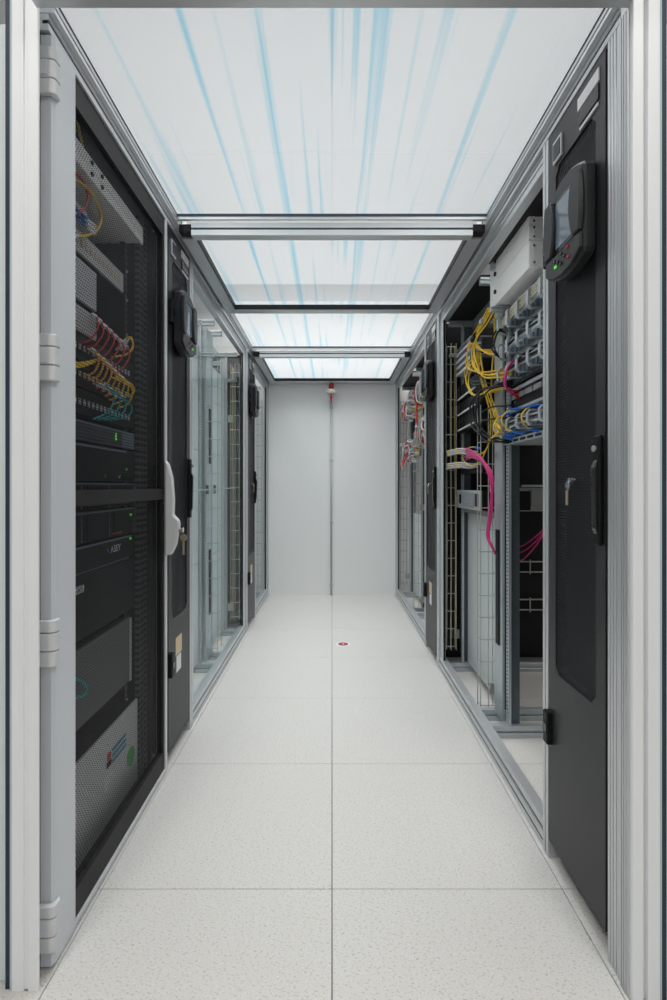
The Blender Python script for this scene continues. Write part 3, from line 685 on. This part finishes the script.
# cords inside the cabinet
def L(u, v, X=-0.655): return P(u, v, X=X)
cable('yellow cable bending at the very top behind the mesh door', [L(60, 90), L(75, 115), L(80, 135), L(83, 150), L(78, 151), L(70, 143)], 0.0035, 'c_yellow')
cable('big yellow loop hanging under the white boxes', [L(60, 178), L(76, 180), L(90, 192), L(99, 208), L(101, 220), L(96, 231), L(85, 236), L(72, 236)], 0.004, 'c_yellow', boot='connector')
cable('dark red loop inside the big yellow loop', [L(62, 168), L(74, 172), L(84, 183), L(88, 198), L(83, 210), L(70, 214)], 0.0035, 'c_red', boot='connector')
for k in range(3):
    cable('blue cord plugged in beneath the yellow loop', [L(64, 200+k*7), L(78, 210+k*5), L(92, 224+k*4)], 0.003, 'c_blue', 'blue cords behind the mesh door', boot='connector', ends=(False, True))
for k in range(7):
    u = 94+k*5.2; v = 316+k*5.0
    cable('red patch cord curving down from the top cord row', [L(u, v, -0.664), L(u+3, v+3, -0.640), L(u+4, v+12, -0.632), L(u-4, v+24, -0.645), L(u-14, v+27, -0.668)], 0.0026, 'c_red', 'red patch cords behind the mesh door', boot='connector', ends=(True, False), boot_len=0.032, boot_r=1.7)
for k in range(2):
    cable('yellow cord bowing out at the right end of the red row', [L(120+4*k, 346, -0.665), L(128+3*k, 337, -0.64), L(133, 344+3*k, -0.632), L(127, 354, -0.645), L(112, 357, -0.668)], 0.0028, 'c_yellow', 'yellow cords ending the red row', boot='connector', ends=(True, False))
for k in range(9):
    u = 92+k*4.2; v = 350+k*4.0; m = 'c_orange' if k < 6 else 'c_yellow'
    cable(('orange' if k < 6 else 'yellow')+' patch cord curving down from the middle cord row', [L(u, v, -0.664), L(u+4, v+3, -0.640), L(u+7, v+11, -0.632), L(u+2, v+22, -0.645), L(u-8, v+26, -0.668)], 0.0026, m, ('orange' if k < 6 else 'yellow')+' patch cords of the middle row', boot='connector', ends=(True, False), boot_len=0.032, boot_r=1.7)
for k in range(3):
    cable('yellow cord sweeping left from the middle cord row', [L(60, 360+3*k), L(78, 363+2*k), L(92, 361+k), L(102, 357)], 0.003, 'c_yellow', 'yellow cords sweeping left')
for k in range(2):
    cable('yellow cord looping down at the right end of the middle row', [L(112, 378, -0.66), L(124, 379+3*k, -0.635), L(133, 386+3*k, -0.632), L(134, 392, -0.64), L(129, 397, -0.665)], 0.0028, 'c_yellow', 'yellow cords below the middle row')
for k in range(4):
    u = 96+k*6
    cable('teal patch cord dropping in a wide arc from the lowest cord row', [L(u, 385+k*3, -0.672), L(u+10, 386+k*4, -0.64), L(u+18, 396+k*4, -0.632), L(u+13, 411+k*2, -0.64), L(u-4, 420, -0.668)], 0.0026, 'c_teal', 'teal patch cords of the lowest row', boot='connector', ends=(True, False), boot_len=0.032, boot_r=1.7)
cable('teal cable loop low behind the mesh door', [L(62, 684), L(76, 679), L(86, 686), L(85, 694), L(76, 697), L(62, 694)], 0.0035, 'c_teal')
cable('thin yellow cable arcing down beside the silver power unit', [L(116, 722, -0.70), L(126, 735, -0.70), L(134, 748, -0.70), L(133, 762, -0.70)], 0.003, 'c_yellow')

# ================================================================= RIGHT NEAR BAY EQUIPMENT
# three white boxes
for i, (z0, z1, l) in enumerate(((1.806, 1.903, 'lowest and tallest'), (1.9045, 1.957, 'middle'), (1.9585, 2.008, 'topmost'))):
    t = thing('distribution_box', '%s of the three stacked white boxes high in the right bay' % l, 'box', (0.80, 1.99, z0), 'white boxes in the right bay')
    MB().box(0.682, 1.00, 1.775, 2.205, z0, z1).build('housing', 'white_paint', t, bevel=0.0015)
    for y in (2.13,): MB().lathe([(0.009, -0.006), (0.009, 0.0)], (0.682, y, z0+0.55*(z1-z0)), 'x', 12).build('knob', 'black', t)
    MB().box(0.685, 0.705, 1.7725, 1.7748, z0+0.002, z1-0.002).build('end_flange', 'white_paint', t)
    for z in ((z0+z1)/2-0.3*(z1-z0), (z0+z1)/2+0.3*(z1-z0)): MB().lathe([(0.004, -0.003), (0.004, 0.0)], (0.700, 1.7723, z), 'y', 8).build('screw', 'chrome', t)
# cable managers with silver rings
def manager(z0, z1, label, face, rings, cables=False):
    t = thing('cable_manager', label, 'cable manager', (0.76, 1.85, z0), 'cable management panels with silver rings')
    MB().box(0.752, 0.758, 1.535, 2.165, z0, z1).build('faceplate', face, t, bevel=0.001)
    MB().box(0.742, 0.7515, 1.535, 2.165, z0-0.004, z0+0.006).build('lower_lip', 'black', t)
    MB().box(0.759, 0.90, 1.56, 2.14, z0+0.004, z1-0.004).build('chassis', 'zinc_dark', t)
    h = z1-z0
    first = None
    for k in range(rings):
        y = 1.60+k*(0.54/(rings-1)); w_ = 0.020
        if first is None:
            a, b = z0+0.016, z1-0.012
            rgm = MB()
            poly = [(0.7515, a), (0.702, a), (0.692, a+0.012), (0.692, b-0.012), (0.702, b), (0.7515, b), (0.7515, b-0.004), (0.704, b-0.004), (0.696, b-0.014), (0.696, a+0.014), (0.704, a+0.004), (0.7515, a+0.004)]
            rgm.prism(poly, lambda p, q, yy: (p, yy, q), y-w_/2, y+w_/2)
            first = rgm.build('ring', 'zinc', t); y_first = y
        else: piece(first, (0, y-y_first, 0))
    pl = MB().box(0.744, 0.7518, 1.56, 1.585, z0+0.03, z0+0.03+h*0.35).build('port', 'blue_grey', t)
    for k in range(1, 14): piece(pl, (0, 0.042*k, 0))
    return t
manager(1.665, 1.770, 'upper cable manager with white cables, under the white boxes', 'silver', 6)
manager(1.560, 1.655, 'middle cable manager with silver rings and black cords', 'zinc', 6)
manager(1.462, 1.552, 'lower cable manager with the pink cord', 'zinc_dark', 6)
t = thing('rack_tray', 'dark slotted tray with silver edges between the cable panels', 'tray', (0.76, 1.85, 1.35))
MB().box(0.735, 1.1, 1.535, 2.165, 1.345, 1.352).build('shelf', 'zinc_dark', t)
MB().box(0.752, 0.758, 1.535, 2.165, 1.353, 1.448).build('faceplate', 'black', t)
MB().box(0.742, 0.7515, 1.535, 2.165, 1.435, 1.448).build('edge', 'zinc', t); MB().box(0.735, 0.7515, 1.535, 2.165, 1.3525, 1.362).build('edge', 'zinc', t)
for k in range(7): MB().box(0.746, 0.7515, 1.57+k*0.085, 1.64+k*0.085, 1.405, 1.425).build('slot', 'plinth_grey', t)
manager(1.250, 1.335, 'lowest cable manager with the blue-booted yellow cords', 'zinc_dark', 6)
t = thing('rack_shelf', 'flat zinc shelf under the blue plugs, above the dark opening', 'shelf', (0.80, 1.85, 1.22))
MB().box(0.735, 1.1, 1.535, 2.165, 1.222, 1.226).build('plate', 'zinc', t); MB().box(0.731, 0.735, 1.535, 2.165, 1.222, 1.244).build('lip', 'zinc', t)
for k in range(8): MB().box(0.7295, 0.7308, 1.56+k*0.074, 1.615+k*0.074, 1.228, 1.238).build('slot', 'black', t)
# rack 2 devices
t = thing('slotted_module', 'tilted white-edged slotted module left of the yellow bundle', 'module', (0.72, 2.7, 1.66))
for k in range(4):
    z = 1.665+k*0.036
    MB().box(0.700, 0.760, 2.60, 2.884, z, z+0.012).build('fin', 'sticker_white', t)
    MB().box(0.706, 0.760, 2.60, 2.884, z+0.0125, z+0.0355).build('slot', 'blue_grey', t)
    MB().box(0.699, 0.7055, 2.68, 2.692, z+0.016, z+0.028).build('red_mark', 'c_red', t)
MB().box(0.706, 1.0, 2.60, 2.884, 1.665+0.145, 1.665+0.15).build('lid', 'silver', t)
for i, (z0, z1) in enumerate(((1.345, 1.425), (1.430, 1.51), (1.515, 1.60))):
    t = thing('blade_module', '%s of three black modules with a white pull strip behind the cables' % ['lowest', 'middle', 'topmost'][i], 'module', (0.75, 2.66, z0), 'black modules with white strips')
    MB().box(0.706, 1.05, 2.43, 2.885, z0, z1).build('housing', 'rack_black', t, bevel=0.002)
    MB().tube([(0.699, 2.83, z0+0.010), (0.697, 2.64, z0+0.014), (0.699, 2.50, z0+0.018)], 0.005, 6).build('pull_strip', 'sticker_white', t)
    MB().box(0.702, 0.7058, 2.80, 2.86, z0+0.02, z1-0.01).build('grip', 'black_gloss', t)
t = thing('honeycomb_module', 'silver honeycomb-fronted module above the pale panel', 'module', (0.74, 2.66, 0.94))
MB().box(0.712, 0.94, 2.42, 2.88, 0.935, 1.025).build('housing', 'rack_black', t)
MB().box(0.702, 0.7115, 2.42, 2.88, 0.930, 1.028).build('bezel', 'silver', t, bevel=0.003)
MB().box(0.6995, 0.7015, 2.52, 2.76, 0.940, 1.018).build('grille', 'mesh_silver', t)
MB().box(0.700, 0.7018, 2.53, 2.75, 0.941, 1.017).build('grille_back', 'blue_grey', t)
MB().box(0.6985, 0.7015, 2.775, 2.81, 0.955, 1.005).build('latch', 'black', t); MB().box(0.6985, 0.7015, 2.45, 2.505, 0.950, 1.012).build('end_cap', 'black', t)
MB().lathe([(0.008, 0), (0.008, 0.006)], (0.692, 2.862, 0.985), 'x', 10).build('thumb_screw', 'chrome', t)
t = thing('cover_strip', 'dark grey strip between the honeycomb module and the pale panel', 'cover', (0.75, 2.6, 0.902))
MB().box(0.742, 0.757, 2.35, 2.88, 0.903, 0.928).build('strip', 'plinth_grey', t)
t = thing('patch_box', 'small patch box with blue and pink plugs on the second rack', 'box', (0.75, 2.6, 1.12))
MB().box(0.722, 0.80, 2.44, 2.88, 1.115, 1.185).build('housing', 'rack_black', t)
for k in range(8): MB().box(0.7195, 0.7218, 2.47+k*0.05, 2.495+k*0.05, 1.135, 1.165).build('port', 'black', t)
# bars fixed to the black side of the far right cooler
for z, nm in ((0.33, 'lower'), (0.55, 'upper')):
    t = thing('cable_bar', '%s wire cable bar on the black cooler side in the right bay' % nm, 'cable bar', (1.1, 2.96, z))
    for dz in (0.0, 0.06): MB().tube([(0.95, 2.972, z+dz), (1.5, 2.972, z+dz)], 0.004, 6).build('bar', 'wire', t)
    for x in (1.07, 1.15): MB().tube([(x, 2.966, z-0.012), (x, 2.966, z+0.072)], 0.004, 6).build('loop', 'wire', t)
t = thing('grey_device', 'grey device seen through the dark opening of the right rack', 'device', (1.1, 2.7, 0.95))
MB().box(0.96, 1.34, 2.62, 2.90, 0.92, 1.04).build('housing', 'plinth_grey', t, bevel=0.003)
MB().box(1.02, 1.10, 2.612, 2.619, 0.95, 1.03).build('front', 'plinth_grey', t); MB().box(0.97, 1.33, 2.614, 2.619, 1.045, 1.056).build('edge', 'zinc', t)

# ---- cables of the right near bay
def R(u, v, X=0.69): return P(u, v, X=X)
G1 = 'yellow cables hanging from the white boxes'
for k in range(6):
    o = (k-2.5)
    cable('yellow cable of the bundle tied below the white boxes', [R(492+o*1.6, 308, 0.695), R(484+o*1.8, 322, 0.68), R(475+o*1.0, 338, 0.668), R(471+o*1.2, 352, 0.668), R(473+o*2.0, 367, 0.668), R(482+o*1.5, 374+o, 0.68), R(497+o, 374+o*1.4, 0.70), R(512, 371+o*1.6, 0.735)], 0.0033, 'c_yellow', G1, jit=0.007)
for k in range(3):
    o = k-1
    cable('yellow cable branching right below the bundle tie', [R(480+o*2, 326, 0.68), R(475+o, 338, 0.672), R(477+o*2, 347, 0.676), R(486+o*2, 352+o*2, 0.69), R(498, 352+o*2.2, 0.72)], 0.0036, 'c_yellow', 'yellow cables branching below the tie', boot='connector', ends=(False, True))
for k in range(3):
    o = k-1
    cable('black cable running along the yellow bundle', [R(494+o*1.5, 310, 0.70), R(486+o*2, 324, 0.69), R(477+o, 338, 0.675), R(474+o*2, 352, 0.68), R(476+o*2, 370, 0.69), R(490, 378+o*2, 0.71), R(508, 380+o, 0.74)], 0.0038, 'c_black', 'black cables along the yellow bundle', jit=0.008)
t = MB().tube([R(473.5, 340, 0.671), R(476.5, 335.5, 0.671)], 0.017, 12).build('cable_tie', 'black'); tag(t, 'black wrap tying the yellow bundle below the white boxes', 'cable tie')
for k in range(3):
    cable('yellow cable hanging in a deep loop left of the bundle', [R(474+k*2, 356, 0.672), R(466+k*2, 372, 0.668), R(466+k*2, 384+k, 0.668), R(472+k*2, 394+k, 0.675), R(486, 394-k*2, 0.695), R(506, 389-k, 0.735)], 0.0032, 'c_yellow', 'yellow cables in the deep left loop', jit=0.007)
for k in range(4):
    cable('yellow cable dropping straight down behind the loops', [R(476+k*1.4, 352, 0.70), R(480+k*1.6, 376, 0.70), R(487+k*1.6, 398, 0.70), R(493+k*1.4, 415, 0.705), R(494+k*1.2, 424, 0.715)], 0.0035, 'c_yellow', 'yellow cables dropping behind the loops', jit=0.005)
cable('single yellow cable hanging beside the zinc post', [R(494, 312, 0.715), R(494.5, 340, 0.712), R(492, 370, 0.71), R(491, 400, 0.71), R(490, 436, 0.71), R(484, 452, 0.71), R(470, 456, 0.70)], 0.0036, 'c_yellow', boot='connector', ends=(False, True))
for k in range(2):
    cable('dark green cable crossing the yellow loops', [R(466+k*3, 372, 0.675), R(472, 381+k*3, 0.68), R(487, 379+k*4, 0.69), R(504, 373+k*12, 0.73)], 0.0022, 'c_darkgreen', 'dark green cables in the right bay')
for k in range(2):
    cable('black cord arching out of the upper cable manager', [R(505, 329+k*3, 0.735), R(496+k*2, 331+k, 0.69), R(491+k*3, 345, 0.675), R(496+k*2, 355+k, 0.69), R(502, 360, 0.735)], 0.0042, 'c_black', 'black cords at the upper cable manager')
for k in range(4):
    cable('black cable in the big loop at the left of the panels', [R(512, 381+k*2, 0.735), R(497, 384+k, 0.69), R(480+k*2, 391, 0.668), R(471+k*2, 404+k*2, 0.66), R(474+k*2, 424+k*2, 0.665), R(486, 436+k*1.5, 0.68), R(500, 440+k, 0.70), R(513, 441, 0.735)], 0.0038, 'c_black', 'black cables in the big loop', jit=0.012)
for k in range(2):
    cable('black cable running level into the lower panel', [R(482, 412+k*9, 0.675), R(492, 407+k*12, 0.68), R(504, 406+k*12, 0.71), R(514, 405+k*11, 0.74)], 0.004, 'c_black', 'black cables running level')
for k in range(2):
    cable('bright pink cord bowed out of the lower cable manager', [R(519, 361+k*4, 0.745), R(511-k, 363+k*2, 0.70), R(504.5+k, 376, 0.675), R(506+k, 388+k, 0.685), R(518, 392+k*5, 0.745)], 0.0045, 'c_pink', 'pink cords bowed out of the lower manager', boot='c_red', boot_len=0.022)
for k in range(4):
    u0 = [541, 522, 513, 512][k]; v0 = [405, 408, 413, 417][k]; u1 = [541, 524, 515, 515][k]; v1 = [432, 434, 436, 440][k]
    ub = [522, 502, 496, 494][k]
    cable('thin yellow cord with blue boots bowing left of the lowest rings', [R(u0, v0, 0.74), R((u0+ub)/2-2, v0+2, 0.70), R(ub, (v0+v1)/2-4, 0.672), R(ub+1, (v0+v1)/2+4, 0.672), R((u1+ub)/2-2, v1-3, 0.70), R(u1, v1, 0.74)], 0.0030, 'c_yellow', 'yellow cords with blue boots', boot='c_blue', boot_len=0.055)
cable('yellow cable gathered at the lowest rings', [R(497, 424, 0.68), R(500, 429, 0.675), R(497, 434, 0.68), R(491, 439, 0.69), R(503, 438, 0.71), R(514, 438, 0.74)], 0.005, 'c_yellow', boot='c_blue', boot_len=0.05, ends=(False, True))
for k in range(4):
    cable('white cable lying in the rings of the upper cable manager', [(0.715-0.006*(k % 2), 1.50, 1.732+0.012*k), (0.708, 1.75, 1.722+0.010*k), (0.705, 1.95, 1.716+0.012*k), (0.712, 2.12, 1.712+0.008*k), (0.745, 2.16, 1.70+0.012*k)], 0.0048, 'c_cream', 'white cables in the upper rings')
for z, lab in ((1.605, 'middle'), (1.505, 'lower'), (1.285, 'lowest')):
    for k in range(3):
        cable('grey cord lying in the rings of the %s cable manager' % lab, [(0.712, 1.50, z+0.010*k), (0.705, 1.72, z-0.008+0.012*k), (0.710, 1.92, z+0.004+0.008*k), (0.706, 2.08, z-0.008+0.012*k), (0.745, 2.15, z+0.008*k)], 0.0042, ['c_grey', 'c_black', 'zinc_dark'][k] if k < 2 else 'c_grey', 'cords in the rings of the %s manager' % lab) if k != 1 else cable('black cord lying in the rings of the %s cable manager' % lab, [(0.714, 1.50, z+0.014), (0.708, 1.72, z+0.010), (0.704, 1.92, z+0.016), (0.708, 2.08, z+0.008), (0.745, 2.15, z+0.016)], 0.0045, 'c_black')
# grey marked bundles and pink run lower left
for k in range(6):
    row = k//3; o = k % 3
    c = cable('grey cable with yellow marks at the far end of the right bay, %s row' % ('upper' if row == 0 else 'lower'), [R(444.6, 455+row*13+o*2-3, 0.641), R(450, 453+row*13+o*2-2, 0.646), R(460, 451+row*14+o*2-2, 0.660), R(470, 451+row*13+o*2, 0.69), R(478, 452+row*12+o, 0.72)], 0.0055, 'c_grey', 'grey cables with yellow marks, %s row' % ('upper' if row == 0 else 'lower'))
    for q in (0.22, 0.45):
        sp_ = spline([R(444.6, 455+row*13+o*2-3, 0.641), R(450, 453+row*13+o*2-2, 0.646), R(460, 451+row*14+o*2-2, 0.660), R(470, 451+row*13+o*2, 0.69), R(478, 452+row*12+o, 0.72)])
        i_ = int(q*(len(sp_)-2)+o*0.8)
        MB().tube([sp_[i_], sp_[i_]+(sp_[i_+1]-sp_[i_]).normalized()*0.016], 0.0068, 6).build('mark', 'c_yellow', c)
for k in range(5):
    cable('pink cable of the run dropping into the black slot', [R(462+k, 448+k*3, 0.68), R(470, 450+k*2, 0.672), R(480+k*0.5, 457+k, 0.676), R(488+k*0.8, 473, 0.69), R(490.5+k*0.7, 490, 0.695), R(488.5+k*0.7, 515, 0.70), R(487+k*0.5, 535, 0.70), R(490+k*0.5, 545, 0.705), R(495, 552+k*0.5, 0.722)], 0.0040, 'c_pink', 'pink cables dropping into the slot', jit=0.003, tie=0.78 if k == 2 else None)
cable('thin faded pink cable behind the wire tray', [R(500, 440, 0.735), R(499, 470, 0.728), R(496, 500, 0.728), R(498, 530, 0.728), R(497.5, 552, 0.728)], 0.0025, 'c_pink')
cable('yellow cord looping under the grey marked cables', [R(462, 458, 0.70), R(466, 463, 0.68), R(471, 466, 0.675), R(480, 462, 0.68), R(486, 450, 0.69), R(490, 440, 0.70)], 0.003, 'c_yellow')
for k in range(2):
    cable('short yellow cord with a blue boot beside the pink plugs', [R(478, 448+k*9, 0.70), R(472, 447+k*10, 0.69), R(466, 450+k*7, 0.69), R(470, 454+k*5, 0.70)], 0.003, 'c_yellow', 'short yellow cords by the pink plugs', boot='c_blue', boot_len=0.045, ends=(True, False))
for k in range(3):
    cable('pink cable curving through the dark opening of the right rack', [P(508, 549+k*7, Y=2.62), P(522, 546+k*6+(2 if k == 2 else 0), Y=2.50), P(534, 538+k*5, Y=2.38), P(545, 528+k*2, Y=2.28)], 0.0035, 'c_pink', 'pink cables in the dark opening')
# vertical cables in front of the cooler side, behind the far tray
for k, (dx, m, nm) in enumerate(((0.655, 'c_cream', 'cream'), (0.668, 'c_black', 'black'), (0.680, 'c_cream', 'cream'), (0.694, 'c_black', 'black'), (0.705, 'c_yellow', 'yellow'))):
    cable('%s cable running straight up inside the far wire tray of the near right bay' % nm, [(dx, 2.925, 0.12), (dx+0.002, 2.922, 0.8), (dx-0.001, 2.928, 1.4), (dx, 2.925, 1.84)], 0.0042 if m != 'c_yellow' else 0.0026, m, '%s upright cables, right' % nm)
for k, (dx, m, nm) in enumerate(((-0.655, 'c_black', 'black'), (-0.678, 'c_black', 'black'), (-0.694, 'c_yellow', 'yellow'))):  # black strands made thick to stand for the dark gaps in the tray
    cable('%s cable running straight up inside the wire tray before the second left cooler, black ones thickened into its dark gaps' % nm, [(dx, 3.585, 0.12), (dx+0.002, 3.582, 0.8), (dx-0.001, 3.588, 1.4), (dx, 3.585, 1.88)], 0.0095 if m == 'c_black' else 0.003, m, '%s upright cables, left' % nm)
cable('yellow cable running straight up in the left end bay', [(-0.70, 4.30, 0.1), (-0.70, 4.31, 1.0), (-0.70, 4.30, 1.85)], 0.005, 'c_yellow')

# ================================================================= RIGHT END BAY CABLE BUNDLES
for (z, y0, y1, lab) in ((1.79, 3.46, 4.02, 'upper bundle by the cooler'), (1.75, 4.20, 4.80, 'upper bundle by the end wall'), (1.46, 3.46, 4.02, 'lower bundle by the cooler'), (1.37, 4.20, 4.80, 'lower bundle by the end wall')):
    t = thing('patch_bay', 'zinc patch panel behind the %s' % lab, 'patch panel', (0.75, (y0+y1)/2, z-0.07), 'patch panels in the far right bay')
    MB().box(0.728, 0.7345, y0, y1, z-0.07, z+0.09).build('faceplate', 'zinc_dark', t)
    for k in range(10): MB().box(0.7235, 0.7278, y0+0.03+k*(y1-y0-0.06)/10, y0+0.055+k*(y1-y0-0.06)/10, z+0.02, z+0.06).build('port', 'sticker_white', t)
    for k in range(26):
        ya = y0+0.02+random.random()*(y1-y0-0.04); yb_ = ya+random.uniform(-0.2, 0.2); yb_ = min(max(yb_, y0), y1); za = z+random.uniform(-0.05, 0.08); zb = z+random.uniform(-0.12, 0.06)
        red = k % 5 == 0
        xo = random.uniform(0.628, 0.665)
        cable(('red' if red else 'pale grey')+' cord looping out in the '+lab, [(0.723, ya, za), (xo+0.02, ya+(yb_-ya)*0.15, za+0.02), (xo, ya+(yb_-ya)*0.45, (za+zb)/2+random.uniform(-0.02, 0.03)), (xo+0.015, ya+(yb_-ya)*0.8, zb), (0.723, yb_, zb-0.01)], 0.0062 if not red else 0.0055, 'c_red' if red else 'c_grey', ('red' if red else 'grey')+' cords of the '+lab, boot='connector' if k % 3 else 'c_yellow', boot_len=0.025)
for k in range(3):
    cable('red cable dropping between the upper and lower grey bundles', [(0.65, 3.85+k*0.03, 1.74), (0.648, 3.88+k*0.02, 1.66), (0.650, 3.90+k*0.02, 1.55), (0.655, 3.88+k*0.03, 1.47)], 0.005, 'c_red', 'red drops in the far right bay')
for k in range(3):
    cable('red loop hanging out of the lowest grey bundle', [(0.70, 4.30+0.03*k, 1.33), (0.640, 4.34+0.03*k, 1.30), (0.628, 4.5, 1.22-0.012*k), (0.640, 4.66-0.03*k, 1.29), (0.70, 4.70-0.03*k, 1.32)], 0.006, 'c_red' if k else 'c_grey', 'loops at the lowest bundle') if k else cable('grey loop hanging out of the lowest grey bundle', [(0.70, 4.30, 1.31), (0.640, 4.34, 1.28), (0.628, 4.5, 1.20), (0.640, 4.66, 1.27), (0.70, 4.70, 1.30)], 0.006, 'c_grey')

# ================================================================= END WALL : beacon, conduit; floor marker
t = thing('warning_beacon', 'red warning beacon on a cream ring at the top of the end wall', 'beacon', (-0.005, YB-0.06, 1.93))
cx = -0.007
MB().box(cx-0.022, cx+0.022, YB-0.09, YB, 1.925, 1.945).build('bracket', 'white_paint', t)
MB().lathe([(0.030, 1.925), (0.050, 1.935), (0.052, 1.955), (0.044, 1.968), (0.030, 1.972)], (cx, YB-0.06, 0), 'z', 24).build('ring', 'cream_plastic', t, smooth=True)
MB().lathe([(0.024, 1.972), (0.024, 2.018), (0.018, 2.026)], (cx, YB-0.06, 0), 'z', 20).build('lens', 'red_lens', t, smooth=True)
MB().lathe([(0.010, 1.868), (0.026, 1.880), (0.030, 1.905), (0.028, 1.9245)], (cx, YB-0.06, 0), 'z', 20).build('base', 'chrome', t, smooth=True)
MB().lathe([(0.006, 1.850), (0.010, 1.868), (0.010, 1.915)], (cx, YB-0.093, 0), 'z', 10).build('red_gland', 'red_lens', t)
t = thing('conduit', 'thin grey conduit running down the middle of the end wall', 'conduit', (cx, YB-0.01, 0))
MB().tube([(cx, YB-0.012, 0.0), (cx, YB-0.012, 1.88)], 0.0095, 10).build('pipe', 'c_grey', t, smooth=True)
for z in (0.10, 0.70, 1.30, 1.80): MB().box(cx-0.016, cx+0.016, YB-0.024, YB-0.001, z-0.008, z+0.008).build('clip', 'c_grey', t, bevel=0.002)
t = thing('floor_marker', 'small round red and white marker on the aisle floor', 'marker', (0.074, 3.39, 0))
MB().lathe([(0.047, 0.0002), (0.047, 0.0015)], (0.074, 3.39, 0), 'z', 28).build('rim', 'sign_white', t)
MB().lathe([(0.034, 0.0016), (0.034, 0.0022)], (0.074, 3.39, 0), 'z', 28).build('disc', 'sign_red', t)
MB().lathe([(0.009, 0.0023), (0.009, 0.0028)], (0.074, 3.39, 0), 'z', 14).build('centre', 'sign_white', t)

for o in list(bpy.data.objects):
    if '_org' in o: del o['_org']
